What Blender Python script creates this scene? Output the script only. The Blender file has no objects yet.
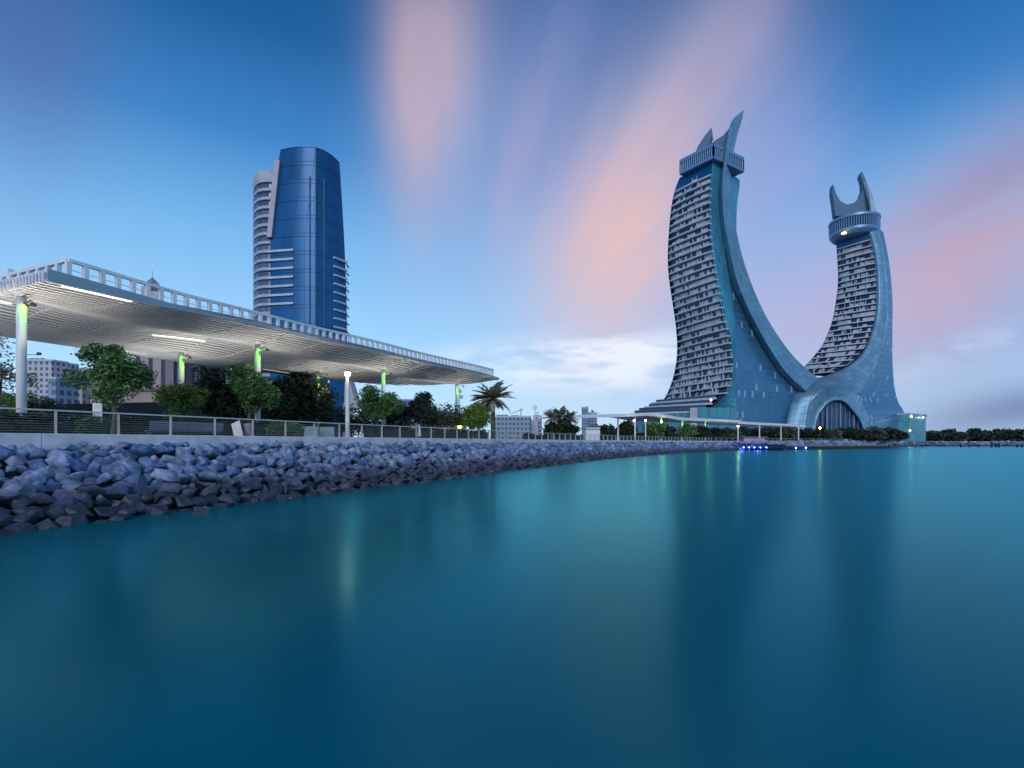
import bpy, bmesh, math, random
from mathutils import Vector, noise, Matrix
R = math.radians
S = bpy.context.scene
COL = S.collection
CAMZ = 3.0
F = 520.0

# ------------------------------------------------------------------ camera
cd = bpy.data.cameras.new('camera'); cam = bpy.data.objects.new('camera', cd); COL.objects.link(cam)
cam.location = (0, 0, CAMZ); cam.rotation_euler = (R(90), 0, 0)
cd.sensor_width = 36; cd.lens = 36 * F / 1024; cd.shift_y = 58 / 1024
cd.clip_start = .1; cd.clip_end = 12000
S.camera = cam

# ------------------------------------------------------------------ node expressions
class X:
    """a socket that can be added, multiplied, ... : every operation makes one Math node"""
    def __init__(s, nt, sock): s.nt = nt; s.s = sock
    def _m(s, op, *a, clamp=False):
        n = s.nt.nodes.new('ShaderNodeMath'); n.operation = op; n.use_clamp = clamp
        for i, v in enumerate((s,) + a):
            if isinstance(v, X): s.nt.links.new(v.s, n.inputs[i])
            else: n.inputs[i].default_value = v
        return X(s.nt, n.outputs[0])
    def __add__(s, o): return s._m('ADD', o)
    __radd__ = __add__
    def __sub__(s, o): return s._m('SUBTRACT', o)
    def __rsub__(s, o): return (s * -1) + o
    def __mul__(s, o): return s._m('MULTIPLY', o)
    __rmul__ = __mul__
    def __truediv__(s, o): return s._m('DIVIDE', o)
    def __pow__(s, o): return s._m('POWER', o)
    def lt(s, o): return s._m('LESS_THAN', o)
    def gt(s, o): return s._m('GREATER_THAN', o)
    def max(s, o): return s._m('MAXIMUM', o)
    def min(s, o): return s._m('MINIMUM', o)
    def floor(s): return s._m('FLOOR')
    def fract(s): return s._m('FRACT')
    def exp(s): return s._m('EXPONENT')
    def clamp(s): return s._m('ADD', 0.0, clamp=True)
    def abs(s): return s._m('ABSOLUTE')
    def step(s, a, b):
        n = s.nt.nodes.new('ShaderNodeMapRange'); n.interpolation_type = 'SMOOTHSTEP'
        s.nt.links.new(s.s, n.inputs[0]); n.inputs[1].default_value = a; n.inputs[2].default_value = b
        return X(s.nt, n.outputs[0])

def mixc(nt, f, a, b, mode='MIX'):
    n = nt.nodes.new('ShaderNodeMix'); n.data_type = 'RGBA'; n.blend_type = mode
    for sock, v in ((n.inputs[0], f), (n.inputs[6], a), (n.inputs[7], b)):
        if isinstance(v, X): nt.links.new(v.s, sock)
        elif isinstance(v, bpy.types.NodeSocket): nt.links.new(v, sock)
        elif isinstance(v, (int, float)): sock.default_value = v
        else: sock.default_value = (*v[:3], 1)
    return n.outputs[2]

def vec(nt, x, y, z):
    n = nt.nodes.new('ShaderNodeCombineXYZ')
    for i, v in enumerate((x, y, z)):
        if isinstance(v, X): nt.links.new(v.s, n.inputs[i])
        else: n.inputs[i].default_value = v
    return n.outputs[0]

def noise_n(nt, v, scale, detail=4, rough=.55, out=0):
    n = nt.nodes.new('ShaderNodeTexNoise'); n.inputs['Scale'].default_value = scale
    n.inputs['Detail'].default_value = detail; n.inputs['Roughness'].default_value = rough
    if v is not None: nt.links.new(v, n.inputs['Vector'])
    return X(nt, n.outputs[0])

def wnoise(nt, v):
    n = nt.nodes.new('ShaderNodeTexWhiteNoise'); nt.links.new(v, n.inputs['Vector'])
    return X(nt, n.outputs[0])

def lin(r, g, b):
    f = lambda c: (c / 255 / 12.92) if c <= 10 else ((c / 255 + .055) / 1.055) ** 2.4
    return (f(r), f(g), f(b))

# ------------------------------------------------------------------ sky
SUN_EL, SUN_AZ = 6.0, 187.0          # a dusk sun low behind the camera, azimuth clockwise from +Y
w = bpy.data.worlds.new('World'); S.world = w; w.use_nodes = True
nt = w.node_tree; nt.nodes.clear()
out = nt.nodes.new('ShaderNodeOutputWorld'); bg = nt.nodes.new('ShaderNodeBackground')
bg.inputs[1].default_value = .1
nt.links.new(bg.outputs[0], out.inputs[0])
sky = nt.nodes.new('ShaderNodeTexSky'); sky.sky_type = 'NISHITA'; sky.sun_disc = False
sky.sun_elevation = R(SUN_EL); sky.sun_rotation = R(SUN_AZ)
tc = nt.nodes.new('ShaderNodeTexCoord'); sp = nt.nodes.new('ShaderNodeSeparateXYZ')
nt.links.new(tc.outputs['Generated'], sp.inputs[0])
dx, dy, dz = (X(nt, sp.outputs[i]) for i in range(3))
el = dz._m('ARCSINE') * (180 / math.pi)
ramp = nt.nodes.new('ShaderNodeValToRGB')
stops = [(0, (176, 212, 238)), (6, (166, 208, 240)), (12, (142, 192, 234)), (20, (110, 168, 219)), (28, (56, 122, 186)),
         (36, (22, 86, 146)), (44, (12, 68, 122)), (60, (10, 52, 100)), (90, (10, 42, 88))]
el0 = ramp.color_ramp.elements
while len(el0) < len(stops): el0.new(.5)
for e, (p, c) in zip(el0, stops):
    e.position = p / 90; e.color = (*lin(*c), 1)
nt.links.new((el / 90).clamp().s, ramp.inputs[0])
# cloud layer: directions carried to a flat layer overhead, streaked along the wind
zz = dz.max(.02); yy = dy.max(.05)
a = dx / yy; b = dz.max(.0) / yy                 # tangent of azimuth, tangent of elevation
u = dx / zz + dy / zz * .06; v = dy / zz
streak = noise_n(nt, vec(nt, u * 1.5, v * .20, 3.7), 1.5, 2, .45)
fine = noise_n(nt, vec(nt, u * 7.0, v * .35, 1.1), 1.4, 2, .5)
str_ = (streak * .74 + fine * .26)
front = dy.step(.1, .4)
def blob(px, py, sx, sy, rot):
    ca, cb = (px - 512) / F, (442 - py) / F
    c, s_ = math.cos(R(rot)), math.sin(R(rot))
    p = (a - ca) * c + (b - cb) * s_
    q = (a - ca) * (-s_) + (b - cb) * c
    r2 = (p * (F / sx)) ** 2 + (q * (F / sy)) ** 2 if False else (p * (F / sx)) * (p * (F / sx)) + (q * (F / sy)) * (q * (F / sy))
    return (r2 * -1.0).exp() * front
def layer(base, mask, col, k, lo, hi):
    m = (mask * k * str_.step(lo, hi)).clamp()
    return mixc(nt, m, base, lin(*col))
c = ramp.outputs[0]
# darker, violet corners of the evening sky
c = mixc(nt, blob(30, 50, 80, 130, 0) * .42, c, lin(92, 84, 128))
c = mixc(nt, blob(960, 10, 330, 110, 0) * .35, c, lin(24, 92, 158))
# grey violet bank low on the right, soft blue-grey on the left horizon
c = mixc(nt, (blob(985, 330, 190, 95, 12) + blob(770, 300, 130, 90, 30) * .55).clamp() * .62, c, lin(138, 142, 186))
c = mixc(nt, blob(1040, 405, 150, 26, 10) * .85, c, lin(100, 110, 160))
# the pink streaks
c = layer(c, (blob(450, 130, 70, 150, 2)), (146, 166, 204), .7, .0, .75)
c = layer(c, (blob(414, 90, 34, 130, 2) + blob(455, 40, 40, 100, 0) * .6).clamp(), (206, 170, 172), .7, .0, .75)
c = layer(c, (blob(550, 70, 60, 130, -14)), (138, 150, 198), .55, .0, .75)
c = layer(c, (blob(520, 150, 18, 90, -14)), (176, 160, 188), .45, .0, .7)
c = layer(c, (blob(650, 180, 90, 190, -28)), (178, 172, 196), .85, -.15, .7)
c = layer(c, (blob(618, 245, 74, 105, -20)), (226, 178, 164), .8, -.15, .7)
c = layer(c, (blob(672, 120, 26, 80, -32)), (210, 168, 172), .4, -.1, .7)
c = layer(c, (blob(735, 40, 40, 90, -26)), (162, 152, 182), .6, .05, .65)
c = layer(c, (blob(975, 240, 160, 74, 36)), (178, 146, 166), .85, -.1, .6)
c = layer(c, (blob(930, 270, 110, 46, 36)), (202, 152, 158), .5, -.1, .6)
c = layer(c, (blob(1010, 170, 140, 40, 34)), (124, 124, 168), .5, .0, .65)
c = layer(c, (blob(775, 170, 60, 100, -20)), (144, 156, 204), .7, .05, .65)
c = layer(c, (blob(790, 320, 150, 60, 15)), (168, 166, 204), .8, .0, .6)
# bright low cloud over the horizon
cu = noise_n(nt, vec(nt, a * 2.6, b * 11.0, 4.2), 2.4, 5, .55)
white = (blob(560, 352, 110, 14, 4) + blob(640, 366, 80, 26, 8) * .8 + blob(520, 378, 90, 12, 0) * .6) * cu.step(.34, .62)
c = mixc(nt, white.clamp() * .75, c, lin(232, 234, 240))
white2 = (blob(960, 352, 90, 16, 18)) * cu.step(.4, .62)
c = mixc(nt, white2.clamp() * .35, c, lin(190, 205, 232))
sc10 = mixc(nt, 1.0, c, (10, 10, 10), 'MULTIPLY')
nis = mixc(nt, 1.0, sky.outputs[0], (.5, .7, 1.0), 'MULTIPLY')
mx = mixc(nt, .12, sc10, nis)
nt.links.new(mx, bg.inputs[0])

sd_ = bpy.data.lights.new('sun', 'SUN'); sun = bpy.data.objects.new('sun', sd_); COL.objects.link(sun)
sd_.energy = .95; sd_.angle = R(25); sd_.color = (1, .94, .95)
az = R(SUN_AZ); e_ = R(24)
to_sun = Vector((math.sin(az) * math.cos(e_), math.cos(az) * math.cos(e_), math.sin(e_)))
sun.rotation_euler = to_sun.to_track_quat('Z', 'Y').to_euler()

S.view_settings.view_transform = 'Standard'; S.view_settings.look = 'None'
S.view_settings.exposure = .4; S.view_settings.gamma = 1
S.render.engine = 'CYCLES'
S.cycles.use_denoising = True
S.cycles.max_bounces = 6; S.cycles.caustics_reflective = False; S.cycles.caustics_refractive = False
S.cycles.sample_clamp_indirect = 3

# ------------------------------------------------------------------ materials
def mat(name):
    m = bpy.data.materials.new(name); m.use_nodes = True
    n = m.node_tree; p = n.nodes['Principled BSDF']
    return m, n, p

def plain(name, col, rough=.6, metal=0.0, var=.12, scale=1.5, bump=0.0, spec=None):
    m, n, p = mat(name)
    g = n.nodes.new('ShaderNodeNewGeometry')
    k = noise_n(n, g.outputs['Position'], scale, 5)
    k2 = k.step(.3, .7)
    lo = tuple(x * (1 - var) for x in col); hi = tuple(min(1, x * (1 + var)) for x in col)
    n.links.new(mixc(n, k2, lo, hi), p.inputs['Base Color'])
    p.inputs['Roughness'].default_value = rough; p.inputs['Metallic'].default_value = metal
    if spec is not None: p.inputs['Specular IOR Level'].default_value = spec
    if bump:
        b_ = n.nodes.new('ShaderNodeBump'); b_.inputs['Strength'].default_value = bump
        n.links.new(noise_n(n, g.outputs['Position'], scale * 8, 5).s, b_.inputs['Height'])
        n.links.new(b_.outputs[0], p.inputs['Normal'])
    return m

def emit(name, col, k):
    m, n, p = mat(name)
    p.inputs['Base Color'].default_value = (*[min(1, x) for x in col], 1)
    p.inputs['Emission Color'].default_value = (*col, 1); p.inputs['Emission Strength'].default_value = k
    return m

def glass(name, col, pw, ph, line=(.05, .09, .13), lw=.06, lh=.05, metal=.55, rough=.16, var=.3, lit=0.0, litcol=(.75, .8, .8), wob=.02, litk=.35):
    """curtain wall: panels pw x ph metres by UV, joints, each pane a little different, a few lit panes"""
    m, n, p = mat(name)
    t = n.nodes.new('ShaderNodeUVMap'); s_ = n.nodes.new('ShaderNodeSeparateXYZ'); n.links.new(t.outputs[0], s_.inputs[0])
    uu = X(n, s_.outputs[0]) / pw; vv = X(n, s_.outputs[1]) / ph
    cell = vec(n, uu.floor(), vv.floor(), 0.0)
    r = wnoise(n, cell)
    ln = uu.fract().lt(lw).max(vv.fract().lt(lh))
    lo = tuple(x * (1 - var) for x in col); hi = tuple(min(1, x * (1 + var)) for x in col)
    body = mixc(n, r, lo, hi)
    n.links.new(mixc(n, ln, body, line), p.inputs['Base Color'])
    n.links.new((ln * .35 + rough + r * .06).s, p.inputs['Roughness'])
    n.links.new(((1 - ln) * metal).s, p.inputs['Metallic'])
    # panes are never perfectly in plane
    wn = n.nodes.new('ShaderNodeTexWhiteNoise'); n.links.new(cell, wn.inputs['Vector'])
    g = n.nodes.new('ShaderNodeNewGeometry')
    sub = n.nodes.new('ShaderNodeVectorMath'); sub.operation = 'SUBTRACT'; n.links.new(wn.outputs[1], sub.inputs[0]); sub.inputs[1].default_value = (.5, .5, .5)
    scl = n.nodes.new('ShaderNodeVectorMath'); scl.operation = 'SCALE'; n.links.new(sub.outputs[0], scl.inputs[0]); scl.inputs['Scale'].default_value = wob
    add = n.nodes.new('ShaderNodeVectorMath'); add.operation = 'ADD'; n.links.new(g.outputs['Normal'], add.inputs[0]); n.links.new(scl.outputs[0], add.inputs[1])
    nm = n.nodes.new('ShaderNodeVectorMath'); nm.operation = 'NORMALIZE'; n.links.new(add.outputs[0], nm.inputs[0])
    n.links.new(nm.outputs[0], p.inputs['Normal'])
    if lit > 0:
        blk = noise_n(n, vec(n, uu.floor() * .31, vv.floor() * .43, 5.0), 1.0, 1)
        on = r.gt(1 - lit) * (1 - ln) * blk.gt(.48)
        p.inputs['Emission Color'].default_value = (*litcol, 1)
        n.links.new((on * litk).s, p.inputs['Emission Strength'])
    return m

M = {}
M['concrete'] = plain('concrete', (.68, .69, .75), .8, var=.14, scale=1.2, bump=.15)
M['white'] = plain('white_paint', (.76, .79, .82), .45, var=.06, scale=.8)
M['slat'] = plain('slat_paint', (.84, .86, .88), .5, var=.08, scale=.6)
M['roof'] = plain('roof_sheet', (.26, .30, .36), .6, var=.08)
M['fascia'] = plain('fascia_panel', (.30, .42, .50), .4, var=.06, scale=.4)
M['steel'] = plain('steel', (.62, .58, .55), .4, .4, var=.08)
M['darksteel'] = plain('dark_steel', (.05, .055, .06), .5, .3)
M['black'] = plain('black_board', (.012, .013, .018), .7, var=.3, scale=.5)
M['pave'] = plain('paving', (.42, .42, .42), .8, var=.15, scale=.4)
M['mud'] = plain('bank_soil', (.018, .02, .026), .9, var=.4, scale=2)  # soil colour darkened to paint deeper shade into gaps between boulders
M['bark'] = plain('bark', (.13, .105, .085), .9, var=.35, scale=6, bump=.4)
M['wood'] = plain('timber', (.26, .17, .11), .7, var=.2)
M['slab'] = plain('balcony_slab', (.52, .58, .68), .6, var=.1, scale=.3)
M['lilac'] = plain('lilac_render', (.46, .46, .54), .7, var=.12, scale=.12)
M['tan'] = plain('tan_render', (.36, .29, .25), .75, var=.15, scale=.1)
M['brownroof'] = plain('brown_roof', (.17, .13, .125), .7, var=.2, scale=.3)
M['gravelgrey'] = plain('grey_metal', (.32, .34, .38), .5, .2)
M['bench'] = plain('bench_slats', (.20, .22, .29), .6)
M['pink'] = plain('pink_cloth', (.62, .22, .26), .8)
M['skin'] = plain('skin', (.38, .24, .18), .6)
M['hair'] = plain('hair', (.03, .02, .02), .6)
M['trouser'] = plain('trouser_cloth', (.05, .05, .07), .8)
M['navy'] = plain('navy_hull', (.02, .025, .06), .3)
M['deck'] = plain('jetty_deck', (.20, .19, .21), .8, var=.2)
M['pinkcanvas'] = plain('pink_canvas', (.42, .28, .38), .8, var=.15, scale=.3)
M['pile'] = plain('pile_timber', (.03, .032, .04), .9, var=.4)
M['strip'] = emit('light_strip', (1, .88, .72), 2.6)
M['warm'] = emit('warm_lamp', (1, .74, .42), 26.0)
M['white_lamp'] = emit('white_lamp', (1, .9, .74), 14.0)
M['green_lamp'] = emit('green_lamp', (.25, 1, .08), 6.0)
M['blue_lamp'] = emit('blue_lamp', (.12, .18, 1), 22.0)
M['amber'] = emit('amber_lamp', (1, .62, .12), 8.0)

M['kglass'] = glass('curtain_wall_blue', (.06, .22, .41), 3.0, 4.5, (.06, .13, .20), .07, .06, metal=.45, rough=.28, var=.22, lit=.05, litk=.28)
M['kteal'] = glass('curtain_wall_teal', (.07, .35, .50), 2.4, 4.5, (.08, .22, .30), .08, .05, metal=.4, rough=.25, var=.18)
M['kshell'] = glass('metal_shell_panels', (.20, .385, .53), 4.0, 4.5, (.11, .21, .31), .05, .06, metal=.45, rough=.45, var=.17, wob=.02)
M['klit'] = glass('curtain_wall_with_lit_rooms', (.05, .19, .36), 1.7, 4.5, (.08, .19, .29), .08, .10, metal=.4, rough=.3, var=.16, lit=.06, litk=.10, wob=.012)
M['darkglass'] = plain('dark_glass', (.05, .085, .14), .3, .2)
M['kshell_plain'] = plain('metal_shell_frames', (.17, .31, .50), .4, .35, var=.06)
M['oglass'] = glass('office_glass', (.004, .10, .27), 6.0, 8.6, (.01, .06, .16), .03, .03, metal=.3, rough=.34, var=.14, wob=.012)
M['podium'] = glass('podium_glass', (.09, .32, .40), 1.6, 9, (.05, .15, .20), .12, .03, metal=.4, rough=.25, var=.25)
M['archglass'] = glass('arch_glass', (.05, .08, .16), 2.3, 60, (.20, .22, .32), .10, .0, metal=.3, rough=.2, var=.6)
M['resid'] = glass('flats_wall', (.10, .12, .18), 3.0, 3.3, (.50, .52, .58), .52, .48, metal=0, rough=.7, var=.2, wob=0)
M['warmflats'] = glass('warm_flats_wall', (.12, .10, .12), 2.6, 3.3, (.46, .38, .38), .55, .5, metal=0, rough=.7, var=.4, wob=0)
M['brownflats'] = glass('brown_flats_wall', (.36, .27, .29), 4.4, 40, (.07, .07, .11), .34, .02, metal=0, rough=.6, var=.6, wob=0)
M['blueflats'] = glass('blue_flats_wall', (.08, .12, .19), 3.0, 3.6, (.28, .38, .50), .40, .42, metal=.1, rough=.5, var=.25, wob=0)

def balcony_wall():
    """recessed room fronts behind the balconies: bays of dark glass, drawn curtains and pale screens"""
    m, n, p = mat('balcony_room_fronts')
    t = n.nodes.new('ShaderNodeUVMap'); s_ = n.nodes.new('ShaderNodeSeparateXYZ'); n.links.new(t.outputs[0], s_.inputs[0])
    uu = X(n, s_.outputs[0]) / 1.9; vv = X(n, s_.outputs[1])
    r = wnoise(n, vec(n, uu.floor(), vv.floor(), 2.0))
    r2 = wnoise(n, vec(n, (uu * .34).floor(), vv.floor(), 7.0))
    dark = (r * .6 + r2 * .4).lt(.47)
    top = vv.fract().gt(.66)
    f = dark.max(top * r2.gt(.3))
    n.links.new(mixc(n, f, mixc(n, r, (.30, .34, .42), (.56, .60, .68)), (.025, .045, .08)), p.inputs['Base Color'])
    p.inputs['Roughness'].default_value = .35
    return m
M['rooms'] = balcony_wall()

def foliage(name, cols, trans=.0):
    m, n, p = mat(name)
    g = n.nodes.new('ShaderNodeNewGeometry')
    r = X(n, g.outputs['Random Per Island'])
    k = noise_n(n, g.outputs['Position'], .9, 2).step(.35, .65)
    a_ = mixc(n, k, cols[0], cols[1]); b_ = mixc(n, r, a_, cols[2])
    n.links.new(b_, p.inputs['Base Color']); p.inputs['Roughness'].default_value = .55
    return m
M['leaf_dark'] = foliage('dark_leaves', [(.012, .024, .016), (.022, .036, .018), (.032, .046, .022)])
M['leaf_green'] = foliage('green_leaves', [(.035, .120, .048), (.08, .20, .052), (.125, .235, .06)])
M['leaf_bright'] = foliage('bright_leaves', [(.07, .18, .035), (.12, .23, .04), (.17, .26, .06)])
M['leaf_grey'] = foliage('grey_leaves', [(.045, .07, .055), (.07, .095, .07), (.09, .11, .08)])
M['leaf_orange'] = foliage('orange_leaves', [(.18, .10, .04), (.14, .09, .04), (.10, .09, .04)])
M['frond'] = foliage('palm_fronds', [(.19, .22, .18), (.27, .29, .22), (.33, .32, .25)])

def rock_mat():
    m, n, p = mat('riprap_stone')
    g = n.nodes.new('ShaderNodeNewGeometry'); oi = n.nodes.new('ShaderNodeObjectInfo'); tcn = n.nodes.new('ShaderNodeTexCoord')
    r = (X(n, oi.outputs['Random']) + X(n, g.outputs['Random Per Island'])).fract()
    k = noise_n(n, g.outputs['Position'], 2.2, 6, .62).step(.3, .72)
    base = mixc(n, r, (.10, .21, .47), (.49, .61, .83))
    dk = mixc(n, r, (.03, .06, .15), (.16, .21, .33))
    c_ = mixc(n, k, dk, base)
    warm = wnoise(n, vec(n, r, 3.0, 1.0)).gt(.8)
    c_ = mixc(n, warm * .22, c_, (.27, .23, .22))
    # tide stain: algae and wet below the high-water mark, with a ragged edge
    s_ = n.nodes.new('ShaderNodeSeparateXYZ'); n.links.new(g.outputs['Position'], s_.inputs[0])
    h = X(n, s_.outputs[2]) + (noise_n(n, g.outputs['Position'], .7, 3) - .5) * 1.0
    wet = 1 - h.step(.45, 1.9)
    c_ = mixc(n, wet * .85, c_, (.013, .018, .027))
    n.links.new(c_, p.inputs['Base Color']); n.links.new((.75 - wet * .35).s, p.inputs['Roughness'])
    b_ = n.nodes.new('ShaderNodeBump'); b_.inputs['Strength'].default_value = .55; b_.inputs['Distance'].default_value = .12
    n.links.new(noise_n(n, g.outputs['Position'], 5.0, 8, .6).s, b_.inputs['Height']); n.links.new(b_.outputs[0], p.inputs['Normal'])
    return m
M['rock'] = rock_mat()

def water_mat():
    """a calm green-blue sea smoothed by a long exposure: coloured body under a broad soft sheen"""
    m, n, p = mat('sea_water')
    o_ = n.nodes['Material Output']
    g = n.nodes.new('ShaderNodeNewGeometry'); s_ = n.nodes.new('ShaderNodeSeparateXYZ'); n.links.new(g.outputs['Position'], s_.inputs[0])
    x, y = X(n, s_.outputs[0]), X(n, s_.outputs[1])
    big = noise_n(n, vec(n, x * .02, y * .035, 0.0), 1.0, 3)
    rip = noise_n(n, vec(n, x * .35, y * 1.1, 0.0), 1.0, 5, .6)
    b_ = n.nodes.new('ShaderNodeBump'); b_.inputs['Strength'].default_value = .03; b_.inputs['Distance'].default_value = .25
    n.links.new(rip.s, b_.inputs['Height'])
    df = n.nodes.new('ShaderNodeBsdfDiffuse'); n.links.new(mixc(n, big.step(.3, .7), (.000, .128, .174), (.000, .170, .200)), df.inputs['Color'])
    gl = n.nodes.new('ShaderNodeBsdfGlossy'); gl.inputs['Color'].default_value = (.24, .82, .90, 1); gl.inputs['Roughness'].default_value = .215
    n.links.new(b_.outputs[0], gl.inputs['Normal'])
    fr = n.nodes.new('ShaderNodeFresnel'); fr.inputs['IOR'].default_value = 1.33
    mx_ = n.nodes.new('ShaderNodeMixShader'); n.links.new((X(n, fr.outputs[0]) * .80 + .03).clamp().s, mx_.inputs[0]); n.links.new(df.outputs[0], mx_.inputs[1]); n.links.new(gl.outputs[0], mx_.inputs[2])
    n.links.new(mx_.outputs[0], o_.inputs['Surface'])
    return m
M['water'] = water_mat()

# ------------------------------------------------------------------ mesh helpers
def W(px, py, Y):
    """the world point at distance Y along +Y whose bearing and elevation were measured from the photograph"""
    return Vector(((px - 512) / F * Y, Y, CAMZ + (442 - py) / F * Y))
def WX(px, Y): return (px - 512) / F * Y

class MB:
    def __init__(s): s.v = []; s.f = []; s.uv = []; s.mi = []
    def face(s, pts, uvs=None, mi=0):
        i = len(s.v); s.v += [tuple(p) for p in pts]; s.f.append(tuple(range(i, i + len(pts)))); s.uv.append(uvs); s.mi.append(mi)
    def box(s, c, sx, sy, sz, rot=0, mi=0):
        c = Vector(c); cr, sr = math.cos(rot), math.sin(rot)
        def P(x, y, z): return (c.x + x * cr - y * sr, c.y + x * sr + y * cr, c.z + z)
        i = len(s.v); h = (sx / 2, sy / 2, sz / 2)
        for z in (-1, 1):
            for (x, y) in ((-1, -1), (1, -1), (1, 1), (-1, 1)): s.v.append(P(x * h[0], y * h[1], z * h[2]))
        for q in ((3, 2, 1, 0), (4, 5, 6, 7), (0, 1, 5, 4), (1, 2, 6, 5), (2, 3, 7, 6), (3, 0, 4, 7)):
            s.f.append(tuple(i + k for k in q)); s.uv.append(None); s.mi.append(mi)
    def bar(s, p, q, wd, ht, up=(0, 0, 1), mi=0):
        p, q = Vector(p), Vector(q); d = (q - p).normalized(); up = Vector(up)
        if abs(d.dot(up)) > .99: up = Vector((0, 1, 0))
        x = d.cross(up).normalized(); z = x.cross(d).normalized()
        i = len(s.v)
        for e in (p, q):
            for (a_, b_) in ((-1, -1), (1, -1), (1, 1), (-1, 1)): s.v.append(tuple(e + x * a_ * wd / 2 + z * b_ * ht / 2))
        for qd in ((3, 2, 1, 0), (4, 5, 6, 7), (0, 1, 5, 4), (1, 2, 6, 5), (2, 3, 7, 6), (3, 0, 4, 7)):
            s.f.append(tuple(i + k for k in qd)); s.uv.append(None); s.mi.append(mi)
    def tube(s, pts, rad, n=8, cap=True, mi=0):
        pts = [Vector(p) for p in pts]
        rr = rad if isinstance(rad, (list, tuple)) else [rad] * len(pts)
        base = len(s.v)
        prev = None
        for k, p in enumerate(pts):
            d = (pts[min(k + 1, len(pts) - 1)] - pts[max(k - 1, 0)]).normalized()
            ref = Vector((0, 0, 1)) if abs(d.z) < .95 else Vector((1, 0, 0))
            x = d.cross(ref).normalized() if prev is None else (prev - d * prev.dot(d)).normalized()
            prev = x; y = d.cross(x)
            for j in range(n):
                t = 2 * math.pi * j / n
                s.v.append(tuple(p + (x * math.cos(t) + y * math.sin(t)) * rr[k]))
        for k in range(len(pts) - 1):
            for j in range(n):
                a_, b_ = base + k * n + j, base + k * n + (j + 1) % n
                s.f.append((a_, b_, b_ + n, a_ + n)); s.uv.append(None); s.mi.append(mi)
        if cap:
            s.f.append(tuple(base + j for j in range(n - 1, -1, -1))); s.uv.append(None); s.mi.append(mi)
            t = base + (len(pts) - 1) * n
            s.f.append(tuple(t + j for j in range(n))); s.uv.append(None); s.mi.append(mi)
    def lathe(s, c, prof, n=24, mi=0):
        """prof: (radius, z) bottom to top round the vertical through c"""
        s.tube([(c[0], c[1], c[2] + z) for r, z in prof], [r for r, z in prof], n, True, mi)
    def grid(s, rows, mi=0, flip=False, uvw=None):
        """rows: equal-length point rows; uv in metres along each row and down the rows (v = z)"""
        for i in range(len(rows) - 1):
            r0, r1 = rows[i], rows[i + 1]
            d0 = d1 = 0
            for j in range(len(r0) - 1):
                e0 = (Vector(r0[j + 1]) - Vector(r0[j])).length; e1 = (Vector(r1[j + 1]) - Vector(r1[j])).length
                q = [r0[j], r0[j + 1], r1[j + 1], r1[j]]
                uv = [(d0, r0[j][2]), (d0 + e0, r0[j + 1][2]), (d1 + e1, r1[j + 1][2]), (d1, r1[j][2])]
                if flip: q.reverse(); uv.reverse()
                s.face(q, uv, mi); d0 += e0; d1 += e1
    def prism(s, poly, off, mi=0):
        """a polygon of 3-D points given thickness by the vector off"""
        off = Vector(off); n = len(poly); P = [Vector(p) for p in poly]; Q = [p + off for p in P]
        i = len(s.v); s.v += [tuple(p) for p in P + Q]
        s.f.append(tuple(range(i, i + n))); s.uv.append(None); s.mi.append(mi)
        s.f.append(tuple(range(i + 2 * n - 1, i + n - 1, -1))); s.uv.append(None); s.mi.append(mi)
        for k in range(n):
            l = (k + 1) % n
            s.f.append((i + l, i + k, i + n + k, i + n + l)); s.uv.append(None); s.mi.append(mi)
    def build(s, name, m, parent=None, smooth=False, weld=False, fix=True):
        me = bpy.data.meshes.new(name); me.from_pydata(s.v, [], s.f)
        ms = m if isinstance(m, list) else [m]
        for x in ms: me.materials.append(x)
        if any(x for x in s.mi): me.polygons.foreach_set('material_index', s.mi)
        if any(x is not None for x in s.uv):
            l = me.uv_layers.new(name='UVMap'); flat = []
            for f, uvs in zip(s.f, s.uv):
                for k in range(len(f)): flat += list(uvs[k]) if uvs else [0, 0]
            l.data.foreach_set('uv', flat)
        if weld or fix:
            bm = bmesh.new(); bm.from_mesh(me)
            if weld: bmesh.ops.remove_doubles(bm, verts=bm.verts, dist=.002)
            if fix: bmesh.ops.recalc_face_normals(bm, faces=bm.faces)
            bm.to_mesh(me); bm.free()
        if smooth: me.polygons.foreach_set('use_smooth', [True] * len(me.polygons))
        o = bpy.data.objects.new(name, me); COL.objects.link(o)
        if parent is not None: o.parent = parent; o.matrix_parent_inverse = parent.matrix_basis.inverted()
        return o

def tag(o, label=None, cat=None, group=None, kind=None):
    if label: o['label'] = label
    if cat: o['category'] = cat
    if group: o['group'] = group
    if kind: o['kind'] = kind
    return o
def thing(name, label, cat, loc=(0, 0, 0), group=None):
    o = bpy.data.objects.new(name, None); COL.objects.link(o); o.location = loc
    o.empty_display_size = .5
    return tag(o, label, cat, group)
def light(name, parent, loc, col, power, rad=.08):
    l = bpy.data.lights.new(name, 'POINT'); l.energy = power; l.color = col; l.shadow_soft_size = rad
    o = bpy.data.objects.new(name, l); COL.objects.link(o); o.location = loc
    if parent: o.parent = parent; o.matrix_parent_inverse = parent.matrix_basis.inverted()
    return o

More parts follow.
